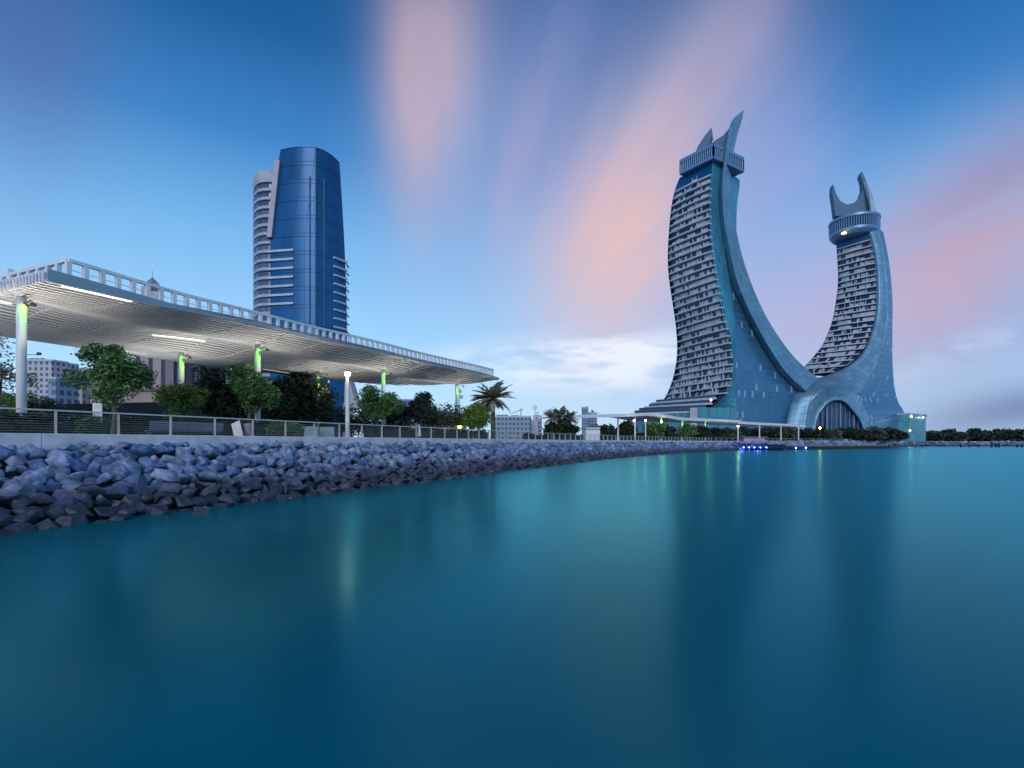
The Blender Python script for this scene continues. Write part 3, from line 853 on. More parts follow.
# podium
def slab_poly(mb, pts, z0, z1, mi=0, uv=True):
    n = len(pts); d = 0
    for i in range(n):
        p, q = pts[i], pts[(i + 1) % n]; e = (q - p).length
        mb.face([Vector((p.x, p.y, z0)), Vector((q.x, q.y, z0)), Vector((q.x, q.y, z1)), Vector((p.x, p.y, z1))], [(d, z0), (d + e, z0), (d + e, z1), (d, z1)], mi); d += e
    mb.face([Vector((p.x, p.y, z1)) for p in pts], None, mi); mb.face([Vector((p.x, p.y, z0)) for p in reversed(pts)], None, mi)
def G(px, Y): return Vector((WX(px, Y), Y, 0))
mb = MB(); slab_poly(mb, [G(697, 312), G(737, 327), G(737, 345), G(690, 380), G(690, 330)], GZ - .2, CAMZ + 21); mb.build('podium_block', M['podium'], kt)
mb = MB(); slab_poly(mb, [G(690, 313), G(697.2, 311.5), G(697, 322), G(690, 322)], GZ - .2, CAMZ + 20.6); mb.build('podium_pier', M['lilac'], kt)
mb = MB(); slab_poly(mb, [G(627.5, 345), G(690, 318), G(700, 360), G(640, 395)], GZ - .2, CAMZ + 17.5); mb.build('podium_wing', M['podium'], kt)
for i, (xl, xr, z, yl) in enumerate(((630, 700, 18.0, 349), (634, 706, 20.0, 352), (644, 712, 23.2, 358), (651, 716, 26.6, 366))):
    mb = MB(); slab_poly(mb, [G(xl, yl), G(xr, 318 + i * 1.5), G(xr + 4, 350), G(xl + 14, 398)], CAMZ + z, CAMZ + z + 1.3); mb.build('terrace_slab', M['slab'], kt)
    mb = MB(); slab_poly(mb, [G(xl + 5, yl + 2), G(xr, 321 + i * 1.5), G(xr, 348), G(xl + 20, 392)], CAMZ + z + 1.3, CAMZ + z + 3.2); mb.build('terrace_wall', M['darkglass'], kt)
mb = MB(); mb.lathe(W(711, 400, 317), [(.3, -.5), (.5, 0), (.3, .5)], 10); mb.build('terrace_lamp', M['white_lamp'], kt)

# ------------------------------------------------------------------ twin curved tower, right
k2 = thing('curved_tower', 'shorter right twin tower with round crown ring, two upturned spikes and a dark arched entrance', 'tower', (270, 400, GZ))
L2 = dens([(834, 228, 421), (836.5, 249, 421), (838, 278, 421), (836, 300.5, 420), (831.5, 323, 417), (823, 344, 413), (814, 356, 410), (806, 365, 408), (800, 371, 407)])
R2 = dens([(868, 222, 400), (871, 240, 400), (875, 258, 400), (876.5, 282, 399), (876, 310, 397), (871, 332, 393), (862, 351, 389), (848, 364, 386), (832, 372.5, 385)])
O2 = dens([(879, 215, 412), (885, 240, 411), (890, 269, 410), (892.5, 300, 408), (892.5, 330, 406), (892.5, 360, 404), (894.5, 387, 401), (899, 404, 399), (904, 412, 398), (906, 440, 398)], 60)
zb2, zl2 = 156 + CAMZ, 51 + CAMZ
nfl = int((zb2 - zl2) / FH)
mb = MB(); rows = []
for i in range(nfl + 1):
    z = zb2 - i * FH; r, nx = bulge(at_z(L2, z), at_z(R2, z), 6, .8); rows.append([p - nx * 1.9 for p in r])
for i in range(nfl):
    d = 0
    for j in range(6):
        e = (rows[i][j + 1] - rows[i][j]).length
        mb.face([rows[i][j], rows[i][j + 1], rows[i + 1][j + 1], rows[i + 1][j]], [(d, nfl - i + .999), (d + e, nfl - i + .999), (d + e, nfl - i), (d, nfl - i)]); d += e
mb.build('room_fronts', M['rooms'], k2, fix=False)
for i in range(nfl + 1):
    z = zb2 - i * FH - .62
    balcony(at_z(L2, z), at_z(R2, z), z, k2, rnd, dens_=.3 + .6 * i / nfl)
zt2 = 166 + CAMZ
sheet('glass_band', M['oglass'], [L2, R2], [zt2, 160 + CAMZ, zb2], k2)
BL2 = [p + Vector((21, 26, 0)) for p in L2]; BR2 = [p + Vector((-6, 18, 0)) for p in O2]
sheet('rear_wall', M['kteal'], [O2, BR2, BL2, L2], [zt2 - (zt2 - 54) * i / 40 for i in range(41)], k2, 2)
# band + hub: one shell from the top of the right tower down and over the arch
A = [(866, 221, 398), (872.5, 240, 398), (876.8, 258, 397.5), (878.3, 282, 396.5), (877.6, 310, 394.5), (872.5, 333, 390.5), (863.5, 352.5, 386.5), (849, 365.5, 383), (832, 373.5, 380), (815, 379, 372), (804, 385, 362), (797, 391, 354), (790, 407, 350), (784, 434, 348)]
B = [(876, 219, 399), (881, 240, 399), (885, 262, 398.5), (887.5, 290, 397.5), (887.8, 316, 395), (884.5, 341, 391), (875.5, 369, 384), (866, 387, 377), (858.5, 395.5, 370), (846, 389.5, 357), (833, 388, 349), (819, 393, 346), (810.5, 402, 345.5), (804, 434, 345)]
a_, b_ = dens(A, 80), dens(B, 80)
mb = MB(); nn = 8; du = 0
prev = None
for i in range(80):
    d = b_[i] - a_[i]; up = Vector((0, 0, 1))
    out_n = Vector((-.2, -.9, .35)).normalized()
    r = [a_[i].lerp(b_[i], j / nn) + out_n * (min(3.0, d.length * .09)) * 4 * (j / nn) * (1 - j / nn) for j in range(nn + 1)]
    if prev:
        st = (r[4] - prev[4]).length
        for j in range(nn):
            e = d.length / nn
            mb.face([prev[j], prev[j + 1], r[j + 1], r[j]], [(e * j, du), (e * j + e, du), (e * j + e, du + st), (e * j, du + st)])
        du += st
    prev = r
# lip of the shell turned back to the tower, so the dark edge beside the balconies has depth
for i in range(79):
    p, q = a_[i], a_[i + 1]; t = Vector((1.2, 4.5, -.6))
    mb.face([p, q, q + t, p + t], [(0, 0), (1, 0), (1, 4), (0, 4)])
    p, q = b_[i], b_[i + 1]; t = Vector((.6, 5, -.6))
    mb.face([p, q, q + t, p + t], [(0, 0), (1, 0), (1, 4), (0, 4)])
mb.build('shell', M['kshell'], k2, fix=False, weld=True, smooth=True)
# side wall with lit rooms, between shell and outer edge
Gc = [(876, 219, 402), (881, 240, 402), (885, 262, 401), (887.5, 290, 400), (887.8, 316, 398), (884.5, 341, 394), (875.5, 369, 387), (866, 387, 380), (859, 396, 373), (866, 411, 369), (871, 434, 367)]
Gd = dens(Gc, 60)
sheet('side_wall', M['klit'], [Gd, O2], [max(GZ - .3, zt2 - (zt2 - GZ) * i / 60) for i in range(61)], k2, 6)
# arch ring and glazed opening
ro = dens([(804, 434, 345), (807, 412, 345), (811, 401.5, 345.5), (819, 393, 346), (833, 388, 349), (847, 389.7, 357), (858.7, 396.5, 369), (866, 411, 368), (871.5, 434, 366)], 40)
ri = dens([(814.5, 434, 352), (817, 418, 352), (820.5, 411.5, 352.3), (828, 403, 353), (837, 400, 355), (845, 402, 358), (854.6, 412, 361), (861, 422, 363), (864.5, 434, 364)], 40)
mb = MB(); du = 0
for i in range(39):
    st = (ro[i + 1] - ro[i]).length
    for j in range(3):
        f0, f1 = j / 3, (j + 1) / 3
        mb.face([ro[i].lerp(ri[i], f0), ro[i].lerp(ri[i], f1), ro[i + 1].lerp(ri[i + 1], f1), ro[i + 1].lerp(ri[i + 1], f0)], [(f0 * 9, du), (f1 * 9, du), (f1 * 9, du + st), (f0 * 9, du + st)])
    t = Vector((1, 5, 0))
    mb.face([ri[i], ri[i + 1], ri[i + 1] + t, ri[i] + t], [(0, 0), (1, 0), (1, 4), (0, 4)])
    du += st
mb.build('arch_ring', M['kshell'], k2, fix=False, weld=True, smooth=True)
pts = [p + Vector((.8, 4, 0)) for p in ri]
mb = MB(); c0 = pts[0]; ax = (pts[-1] - pts[0]); ax.z = 0; ax.normalize()
mb.face(pts, [((p - c0).dot(ax), p.z) for p in pts]); ag = mb.build('arch_window', M['archglass'], k2, fix=False)
mb = MB()
L = (pts[-1] - pts[0]).length
for i in range(1, 11):
    u_ = L * i / 11
    best = max((p for p in pts if abs((p - c0).dot(ax) - u_) < 2.6), key=lambda p: p.z, default=None)
    if best is None: continue
    b0 = c0 + ax * u_ + Vector((-.3, -1.2, 0)); b0.z = GZ
    mb.bar(b0, Vector((b0.x, b0.y, best.z - .6)), .35 if i % 3 else .9, .5)
mb.build('mullions', M['kshell_plain'], ag)
# crown ring
mb = MB(); cx, cy = 271.0, 412.0
RR = 17.0; zr = [(RR - 2.2, 161.0), (RR - .4, 163), (RR, 164), (RR, 165.6)]
mb.lathe((cx, cy, CAMZ), [(10, 160.9)] + zr + [(RR - .9, 165.8), (RR - .9, 173.3), (RR + .5, 173.4), (RR + .5, 175.2), (RR - .4, 175.8), (10, 176)], 56)
for i in range(64):
    t = 2 * math.pi * i / 64; mb.bar((cx + (RR - .2) * math.cos(t), cy + (RR - .2) * math.sin(t), CAMZ + 165.5), (cx + (RR - .2) * math.cos(t), cy + (RR - .2) * math.sin(t), CAMZ + 173.5), .6, .6)
mb.build('crown_ring', M['kshell_plain'], k2)
mb = MB()
mb.lathe((cx, cy, CAMZ), [(RR - .8, 165.9), (RR - .8, 173.2)], 56); mb.build('ring_glass', M['oglass'], k2)
# spikes: a curved wall, high at both ends, cut by a deep round notch
oc = [(835.5, 216), (834.2, 205), (832.3, 192), (832.8, 184.2), (834.3, 187), (836.2, 194), (840.5, 201), (847, 204.5), (854, 202.8), (860.3, 196.5), (863.3, 188.5), (862.8, 181), (860.6, 174.8), (862, 171), (865.5, 179), (870, 190), (874.5, 203), (877.2, 214)]
poly = [W(x, y, 410) for x, y in oc]
mb = MB(); mb.prism(poly, (1.5, 6.5, 0)); mb.build('spikes', M['kshell'], k2)
mb = MB(); mb.prism([W(864.5, 180, 407), W(868, 190, 405), W(870.5, 204, 404), W(871, 216, 404), W(877.5, 216, 408), W(874.5, 203, 410), W(870, 190, 411)], (.8, 3, 0)); mb.build('spike_rib', M['slab'], k2)
for (x, y, Y) in ((844, 233.0, 399), (868.5, 224.5, 398)):
    mb = MB(); p = W(x, y, Y); mb.lathe(p, [(1.5, -.35), (1.8, 0), (1.2, .35)], 14); mb.build('crown_lamp', M['amber'], k2)
# low glass box beside the right tower
an = thing('glass_pavilion', 'small bright turquoise glass block with wall lamps at the foot of the right tower', 'building', (WX(908, 392), 392, GZ))
mb = MB(); slab_poly(mb, [G(895, 392), G(910, 386), G(925.5, 398), G(926, 420), G(900, 425)], GZ - .2, CAMZ + 20.5); mb.build('wall', M['podium'], an)
mb = MB(); slab_poly(mb, [G(894, 393), G(910, 385), G(926.5, 397.5), G(927, 421), G(899, 426)], CAMZ + 20.5, CAMZ + 21.6); mb.build('roof', M['slab'], an)
for (x, y, Y) in ((911.5, 416.5, 384.5), (923, 417.5, 393), (910, 430.5, 384.5)):
    mb = MB(); p = W(x, y, Y); mb.lathe(p, [(.3, -.35), (.5, 0), (.3, .35)], 10); mb.build('wall_lamp', M['warm'], an)

# ------------------------------------------------------------------ blue office tower
ot = thing('office_tower', 'tall dark blue glass tower with pale slab edged wing, behind the big canopy', 'tower', (-100, 265, GZ))
def lev(y, Y): return CAMZ + (442 - y) / F * Y
zt = lev(147.5, 250); levels = [zt - (zt - GZ) * i / 33 for i in range(34)]
def ring_at(z):
    f = max(0, min(1, (zt - z) / 45.0)); f2 = max(0, min(1, (zt - z) / 90.0))
    xl = 280.5 - 10.5 * f; xr = 339.5 + 7.5 * math.sin(f2 * math.pi / 2)
    pts = [G(xl, 252.2), G((xl + 297) / 2, 250.6), G(297, 249.6), G(306, 249.6), G(315.5, 250)]
    pts2 = [G(315.5, 250), G(324, 252.6), G(332 + (xr - 339.5) * .7, 257), G(xr, 263.5)]
    return pts, pts2
mb = MB(); rows = []; rows_r = []
for z in levels:
    a1, b1 = ring_at(z); rows.append([Vector((p.x, p.y, z)) for p in a1])
    rows_r.append([Vector((p.x, p.y, z - (2.0 if z == zt else 0) * 0)) for p in b1])
mb.grid(rows); mb.build('front_glass', M['oglass'], ot, fix=False, weld=True, smooth=True)
mb = MB(); mb.grid(rows_r); mb.build('side_glass', M['oglass'], ot, fix=False, weld=True, smooth=True)
mb = MB(); rows_b = []
for z in levels:
    a1, b1 = ring_at(z); q = [b1[-1], G(336, 290), G(272, 290), a1[0]]; rows_b.append([Vector((p.x, p.y, z)) for p in q])
mb.grid(rows_b); mb.face([p for p in rows[0]] + rows_r[0][1:] + rows_b[0][1:-1]); mb.build('rear_wall', M['oglass'], ot, fix=False)
mb = MB()
for z in levels[::2]:
    a1, b1 = ring_at(z)
    for r in (a1, b1):
        for p, q in zip(r, r[1:]):
            p3, q3 = Vector((p.x, p.y - .05, z)), Vector((q.x, q.y - .05, z)); mb.bar(p3, q3, .3, .22)
p = G(315.5, 249.8); mb.bar((p.x, p.y, GZ), (p.x, p.y, zt), .8, .7)
for (x, Y) in ((309.5, 249.2), (324, 252.3)): p = G(x, Y); mb.bar((p.x, p.y, GZ), (p.x, p.y, zt - 14), .4, .4)
mb.build('mullions', plain('blue_mullions', (.02, .07, .16), .4, .3), ot)
for i in range(7):                       # short pale balconies on both faces
    z = lev(250.5 + i * 8.85, 250)
    mb = MB(); p, q = G(268.5, 251.6), G(293.5, 249.2); mb.bar((p.x, p.y, z), (q.x, q.y, z), 1.0, 1.0); mb.build('balcony', M['slab'], ot)
for i in range(9):
    z = lev(258.5 + i * 8.6, 257)
    mb = MB(); p, q = G(334, 255.6), G(346.6, 262.8); mb.bar((p.x, p.y, z), (q.x, q.y, z), 1.3, .9); mb.build('balcony', M['slab'], ot)
    mb = MB(); p = G(346.6, 264); mb.bar((p.x, p.y, z - .6), (p.x - .4, p.y + 5, z - .6), .7, .35); mb.build('balcony', M['slab'], ot)
wing_z = lev(170.5, 253)
wp = [(253.2, 270), (253.3, 262), (254.5, 257.5), (258, 254), (263, 252.6), (269, 252.4), (275, 253)]
mb = MB(); r0, r1 = [], []
pts = [G(x, Y + 1.2) for x, Y in wp]
mb.grid([[Vector((p.x, p.y, wing_z - 1)) for p in pts], [Vector((p.x, p.y, GZ)) for p in pts]])
mb.face([Vector((p.x, p.y, wing_z - 1)) for p in pts] + [Vector((G(276, 285).x, 285, wing_z - 1)), Vector((G(256, 285).x, 285, wing_z - 1))])
q0, q1 = G(256, 285), pts[0]; mb.face([Vector((q0.x, q0.y, wing_z - 1)), Vector((q0.x, q0.y, GZ)), Vector((q1.x, q1.y, GZ)), Vector((q1.x, q1.y, wing_z - 1))])
mb.build('wing', glass('wing_glass', (.08, .13, .22), 4, 4.3, (.05, .08, .14), .1, .1, metal=.3, rough=.25), ot, fix=False)
for i in range(31):
    z = wing_z - i * 4.3
    mb = MB(); sp_ = [G(x, Y) for x, Y in wp]; sp_in = [G(x, Y + 2.2) for x, Y in wp]
    t = 1.35 if i else 4.5
    zz0, zz1 = z - t, z
    for j in range(len(wp) - 1):
        A0, A1, B0, B1 = sp_[j], sp_[j + 1], sp_in[j], sp_in[j + 1]
        h = lambda p, z_: Vector((p.x, p.y, z_))
        mb.face([h(A0, zz0), h(A1, zz0), h(A1, zz1), h(A0, zz1)]); mb.face([h(A0, zz1), h(A1, zz1), h(B1, zz1), h(B0, zz1)]); mb.face([h(A0, zz0), h(B0, zz0), h(B1, zz0), h(A1, zz0)])
    mb.build('wing_slab', M['lilac'], ot)
mb = MB()
mb.grid([[W(273.8, 160, 250.5), W(279.5, 160, 250.5)], [W(270.8, 195, 250.5), W(275.8, 195, 250.5)], [W(266.5, 237, 250.5), W(271.2, 237, 250.5)]])
mb.grid([[W(273.8, 160, 250.5), W(273.8, 160, 250.5) + Vector((0, 8, 0))], [W(270.8, 195, 250.5), W(270.8, 195, 250.5) + Vector((0, 8, 0))], [W(266.5, 237, 250.5), W(266.5, 237, 250.5) + Vector((0, 8, 0))]])
mb.grid([[W(279.5, 160, 250.5), W(279.5, 160, 250.5) + Vector((0, 8, 0))], [W(275.8, 195, 250.5), W(275.8, 195, 250.5) + Vector((0, 8, 0))], [W(271.2, 237, 250.5), W(271.2, 237, 250.5) + Vector((0, 8, 0))]])
mb.face([W(273.8, 160, 250.5), W(279.5, 160, 250.5), W(279.5, 160, 250.5) + Vector((0, 8, 0)), W(273.8, 160, 250.5) + Vector((0, 8, 0))])
mb.build('fin_wall', M['lilac'], ot)
mb = MB(); slab_poly(mb, [G(343, 240), G(353.5, 243), G(352, 262), G(343, 262)], GZ - .2, lev(403, 240))
mb.prism([W(344, 408, 240), W(358, 408, 240), W(349, 380, 240), W(345, 372, 240)], (0, 8, 0)); mb.build('sloped_annex', M['gravelgrey'], ot)
# ------------------------------------------------------------------ buildings behind
def building(name, label, x0, x1, ytop, Y, m, depth=10, roof=None, steps=()):
    b = thing(name, label, 'building', (WX((x0 + x1) / 2, Y), Y, GZ))
    z1 = lev(ytop, Y)
    mb = MB(); slab_poly(mb, [G(x0, Y), G(x1, Y * 1.004), Vector((WX(x1, Y) + depth * .12, Y + depth, 0)), Vector((WX(x0, Y), Y + depth, 0))], GZ - .3, z1); mb.build('wall', m, b, fix=True)
    mb = MB(); slab_poly(mb, [G(x0 - .3, Y - .5), G(x1 + .3, Y * 1.004 - .5), Vector((WX(x1, Y) + depth * .12, Y + depth, 0)), Vector((WX(x0, Y) - .5, Y + depth, 0))], z1, z1 + Y * .0035); mb.build('roof', roof or M['slab'], b)
    for (a0, a1, yt) in steps:
        mb = MB(); slab_poly(mb, [G(a0, Y + 2), G(a1, Y + 2), G(a1, Y + 12), G(a0, Y + 12)], z1, lev(yt, Y)); mb.build('roof_block', m, b)
    return b
building('apartment_block', 'pale grey apartment block right beside the leftmost white column', 26, 52, 361, 300, M['resid'], steps=((28, 46, 357.5),))
building('apartment_block', 'stepped pale flats with set back top, second from the leftmost white column', 52, 63, 363.5, 310, M['resid'])
building('apartment_block', 'warm tan flats rising between the stepped pale flats and the slim grey block', 62, 73, 372, 360, M['warmflats'], 12, steps=((64, 70, 369.5),))
building('apartment_block', 'small pinkish flats in front of the slim grey block beside the first round tree', 68, 82, 384, 250, M['warmflats'], 12)
building('construction_block', 'squat grey unfinished block in front of the pale flats', 48, 56, 379, 220, M['blueflats'])
building('apartment_block', 'short distant grey flats with a turquoise band', 56, 66, 377, 420, M['blueflats'], steps=((63, 66, 376),))
building('apartment_block', 'slim distant grey block just left of the first round green tree', 72, 84, 370, 420, M['resid'], steps=((73, 79, 367),))
building('brown_tower_block', 'brown high rise with dark vertical strips between two trees under the canopy', 136, 174, 355, 190, M['brownflats'], 20)
building('brown_tower_block', 'narrow blue grey high rise strip right of the brown one', 174, 196, 352, 230, M['blueflats'], 20)
building('low_house', 'low brown flat roofed house behind the black hoarding', 90, 178, 391, 110, M['tan'], 20, M['brownroof'])
building('distant_block', 'small white and blue block seen between two dark trees behind the canopy column', 398, 420, 401, 380, M['blueflats'], steps=((402, 416, 399.5),))
building('distant_block', 'low pale building with dark posts left of the last green lit column', 437, 459, 415, 160, M['tan'])
building('distant_block', 'wide blue glass building behind the tall date palm', 492, 530, 417.5, 400, M['blueflats'], steps=((496, 508, 414.5), (511, 519, 415)))
building('distant_block', 'low lilac block below the thin mast', 528, 538, 421, 420, M['lilac'])
building('distant_block', 'pale stepped block right of the mast', 534, 541, 417, 430, M['resid'])
building('distant_tower', 'slim blue tower block left of the low far canopy', 583.5, 588.2, 408.5, 600, M['blueflats'], 15, steps=((586.5, 588, 406),))
building('distant_tower', 'smaller blue block with a lattice top right of the slim blue tower', 588.5, 597, 414, 620, M['blueflats'], 15, steps=((591, 594, 410),))
building('kiosk', 'small white kiosk on the promenade near the far canopy', 586, 600, 429, 130, M['white'], 6)

# small domed tower seen over the canopy parapet
dt = thing('domed_tower', 'pinkish tower with small pointed dome and spire, peeking over the canopy parapet', 'tower', (WX(151, 300), 300, GZ))
mb = MB(); slab_poly(mb, [G(141, 300), G(160, 300), G(160, 322), G(141, 322)], GZ, lev(286, 300)); mb.build('wall', M['lilac'], dt)
mb = MB(); slab_poly(mb, [G(147, 299), G(158, 299), G(158, 312), G(147, 312)], lev(290, 300), lev(284, 300)); mb.build('belfry', M['lilac'], dt)
for x in (149.6, 152.5, 155.4):
    mb = MB(); p = W(x, 287, 298.7); mb.box(p, .9, .5, 3.0); mb.build('window', M['darksteel'], dt)
mb = MB(); mb.lathe(W(152.5, 284, 305), [(3.4, 0), (3.2, .6), (2.0, 1.9), (.5, 3.4), (.15, 4), (.1, 8)], 12); mb.build('dome', M['gravelgrey'], dt)

# black hoarding
mb = MB()
a_, b_ = W(-60, 408, 50), W(330, 397, 96)
hb = thing('hoarding', 'long plain black site hoarding behind the trees', 'fence', (a_.x, a_.y, GZ))
mb.face([Vector((a_.x, a_.y, GZ)), Vector((b_.x, b_.y, GZ)), Vector((b_.x, b_.y, lev(398, 96))), Vector((a_.x, a_.y, lev(407, 50)))])
n = 18
for i in range(n + 1):
    p = a_.lerp(b_, i / n); zt_ = lev(407, 50) * (1 - i / n) + lev(398, 96) * i / n
    mb.bar((p.x, p.y + .1, GZ), (p.x, p.y + .1, zt_ + .05), .12, .1)
mb.build('board', M['black'], hb)

# masts, cranes
def mast(label, x, y0, y1, Y, r, m='darksteel', cat='mast', name='mast'):
    o = thing(name, label, cat, (WX(x, Y), Y, GZ))
    mb = MB(); mb.tube([(WX(x, Y), Y, GZ), (WX(x, Y), Y, lev(y0, Y))], [r, r * .55], 8); mb.build('pole', M[m], o)
    mb = MB(); p = W(x, y0, Y); mb.box(p + Vector((0, 0, -r * 6)), r * 7, r * 5, r * 5); mb.build('aerial', M[m], o)
    mb = MB(); mb.box(p + Vector((r * 3, 0, -r * 16)), r * 6, r * 4, r * 6); mb.build('dish', M[m], o)
    return o
mast('slim telecom mast between two trees under the canopy end', 459.5, 388, 0, 150, .16, 'gravelgrey')
mast('thin white mast above the distant lilac block', 535, 404, 0, 430, .5, 'white')
cr = thing('tower_crane', 'tiny crane on the skyline right of the date palm', 'crane', (WX(520, 500), 500, GZ))
mb = MB(); mb.tube([(WX(521, 500), 500, GZ), W(521, 408.5, 500)], .5, 6); mb.build('crane_mast', M['gravelgrey'], cr)
mb = MB(); mb.bar(W(512, 413.5, 500), W(523, 409, 500), .7, .7); mb.build('jib', M['gravelgrey'], cr)
# small street lamp with long arm, beside the leftmost column
sl_ = thing('street_lamp', 'slim street lamp with one long horizontal arm left of the pale flats', 'lamp post', (WX(24, 62), 62, GZ))
mb = MB(); mb.tube([(WX(22.5, 62), 62, GZ), W(22.5, 352, 62)], .07, 8); mb.build('pole', M['gravelgrey'], sl_)
mb = MB(); mb.tube([W(22.5, 354, 62), W(39, 355, 62)], .05, 6); mb.build('arm', M['gravelgrey'], sl_)
mb = MB(); mb.box(W(39, 353.7, 62), .4, .25, .3); mb.build('lamp_head', M['darksteel'], sl_)

# promenade lamp posts
def lamp_post(label, x, D, ytop, lit=True, r=.09, power=45, m='white', Y=None, head='white_lamp', group=None):
    if Y is None: Y = D / (.9145 * (512 - x) / F + .4045)
    o = thing('lamp_post', label, 'lamp post', (WX(x, Y), Y, GZ), group)
    zt_ = lev(ytop, Y); b = (WX(x, Y), Y, GZ)
    mb = MB(); mb.tube([b, (b[0], b[1], zt_)], [r * 1.15, r], 12); mb.lathe(b, [(r * 2, 0), (r * 2, .04), (r * 1.2, .06)], 12); mb.build('pole', M[m], o)
    if lit:
        h = r * 1.8
        mb = MB(); mb.lathe((b[0], b[1], zt_), [(r * 1.0, 0), (r * 1.3, .02), (r * 1.3, h)], 12); mb.build('lamp_head', M[head], o)
        mb = MB(); mb.lathe((b[0], b[1], zt_ + h), [(r * 1.5, 0), (r * 1.5, .06), (r * .6, .1)], 12); mb.build('cap', M[m], o)
        if power: light('lamp_light', o, (b[0] + .1, b[1] - .35, zt_ + h * .5), (1, .72, .44), power, .1)
    mb = MB(); mb.tube([(b[0], b[1], zt_ - .5), (b[0] + .45, b[1], zt_ - .42)], .025, 6); mb.box((b[0] + .55, b[1], zt_ - .42), .22, .12, .08); mb.build('side_spotlight', M['darksteel'], o)
    return o
lamp_post('white lamp post lit at its top, standing at the railing in front of the canopy', 347.5, 30.4, 376, r=.16, power=32)
lamp_post('thin dark unlit post beside the date palm', 483, 36, 384, lit=False, r=.07, m='darksteel')
lamp_post('lamp post with two warm lamps at the near edge of the far canopy', 645.5, 0, 421, Y=165, r=.18, power=0, head='warm')
lamp_post('lamp post with a warm glaring lamp between the far canopies', 738, 0, 426.5, Y=205, r=.22, power=150, head='warm')

# ------------------------------------------------------------------ far canopies
def far_canopy(label, edge, posts, bd, m='white', green=()):
    o = thing('shade_canopy', label, 'canopy', W(edge[0][0], 442, edge[0][2]))
    e = crom([W(*p) for p in edge], 30)
    mb = MB(); t = Vector((0, 0, -1.0)); bk = Vector(bd)
    for p, q in zip(e, e[1:]):
        mb.face([p, q, q + t, p + t]); mb.face([p, p + bk, q + bk, q]); mb.face([p + t, q + t, q + bk + t * .6, p + bk + t * .6]); mb.face([p + bk, p + bk + t * .6, q + bk + t * .6, q + bk])
    mb.face([e[0], e[0] + t, e[0] + bk + t * .6, e[0] + bk]); mb.face([e[-1], e[-1] + bk, e[-1] + bk + t * .6, e[-1] + t])
    mb.build('roof', M[m], o)
    for (x, Y, dY) in posts:
        p = min(e, key=lambda q: abs(512 + q.x / q.y * F - x)); Yp = p.y + dY
        mb = MB(); mb.tube([(WX(x, Yp), Yp, GZ), (WX(x, Yp), Yp, p.z - .8)], .26, 10); c_ = mb.build('column', M['white'], o)
        if x in green: light('green_spot', c_, (WX(x, Yp) + .8, Yp - .7, p.z - 2), (.35, 1, .1), 60, .1)
    return o
fc = far_canopy('low white wavy canopy with green lit columns in front of the left tower podium',
    [(586, 414.5, 158), (605, 414.2, 162), (628, 413.6, 168), (650, 412.8, 176), (664, 414.2, 180), (680, 417.2, 186), (700, 418.3, 196), (740, 420.2, 212)],
    [(635, 0, 2), (661, 0, 2), (670, 0, 8), (682, 0, 3), (705, 0, 3), (618, 0, 8), (660, 0, 9), (690, 0, 9)], (-14, 16, 0), green=(661, 705, 682))
far_canopy('thin white canopy on three tall posts in front of the arch', [(737, 421.2, 214), (760, 422.6, 222), (785, 423.8, 232), (806, 425.2, 242)],
    [(759.5, 0, 1), (781, 0, 1), (798.5, 0, 1)], (-12, 13, 0))
mb = MB()
e_ = [(588, 409.6), (624, 410.4)]
mb.bar(W(600, 413.4, 158), W(630, 412.6, 168), .5, .5)
for (x, y, Y) in ((634, 420.5, 168), (661.5, 421.5, 178.5)):
    mb = MB(); mb.lathe(W(x, y, Y), [(.15, -.22), (.26, 0), (.15, .22)], 10); mb.build('canopy_lamp', M['warm'], fc)

# ------------------------------------------------------------------ boat, jetties, piles
bt = thing('moored_boat', 'low dark boat edged with blue lights moored below the towers', 'boat', (WX(750, 190), 190, 0))
st = [W(727, 447, 192), W(735, 446.5, 189), W(768, 446.5, 187)]
mb = MB()
def hull(zs_, inset):
    return [Vector((WX(727 + inset * 4, 192), 192, zs_)), Vector((WX(734, 188.5) + inset, 188.5 + inset, zs_)), Vector((WX(786, 187) - inset, 187 + inset, zs_)), Vector((WX(786, 194) - inset, 194 - inset, zs_)), Vector((WX(735, 195.5) + inset, 195.5 - inset, zs_))]
h0, h1, h2 = hull(-.3, .8), hull(.8, .2), hull(2.2, 0)
for r0, r1 in ((h0, h1), (h1, h2)):
    for i in range(5): j = (i + 1) % 5; mb.face([r0[i], r0[j], r1[j], r1[i]])
mb.face(h2); mb.build('hull', M['navy'], bt)
mb = MB(); mb.box(W(752, 439.6, 191) , 7.5, 3.6, 1.2); mb.box(W(752, 437.0, 191), 9.2, 4.4, .18)
for x in (741, 746, 752, 758, 763): mb.tube([(WX(x, 189.3), 189.3, 1.5), (WX(x, 189.3), 189.3, 4.3)], .06, 6)
mb.build('awning', M['pinkcanvas'], bt)
for i, x in enumerate((732.8, 738, 743.3, 748.7, 754, 760, 766)):
    mb = MB(); p = Vector((WX(x, 188.2 - i * .2), 188.2 - i * .2 - .3, 1.05)); mb.lathe(p, [(.12, -.18), (.26, 0), (.12, .18)], 8); mb.build('deck_light', M['blue_lamp'], bt)
for x in (741, 757): light('blue_glow', bt, (WX(x, 186), 185.5, .9), (.1, .15, 1), 130, .3)
jt = thing('jetty', 'long low floating jetty with dark skirt and thin posts, beside the blue lit boat', 'jetty', (WX(820, 215), 215, 0))
mb = MB(); a_, b_ = Vector((WX(789, 204), 204, 1.0)), Vector((WX(882, 244), 244, 1.0))
a_.z = b_.z = 1.45; mb.bar(a_, b_, 5.5, .5); mb.build('deck', M['deck'], jt)
mb = MB(); mb.bar(a_ - Vector((0, 0, .85)), b_ - Vector((0, 0, .85)), 5.0, 1.2); mb.build('float', M['pile'], jt)
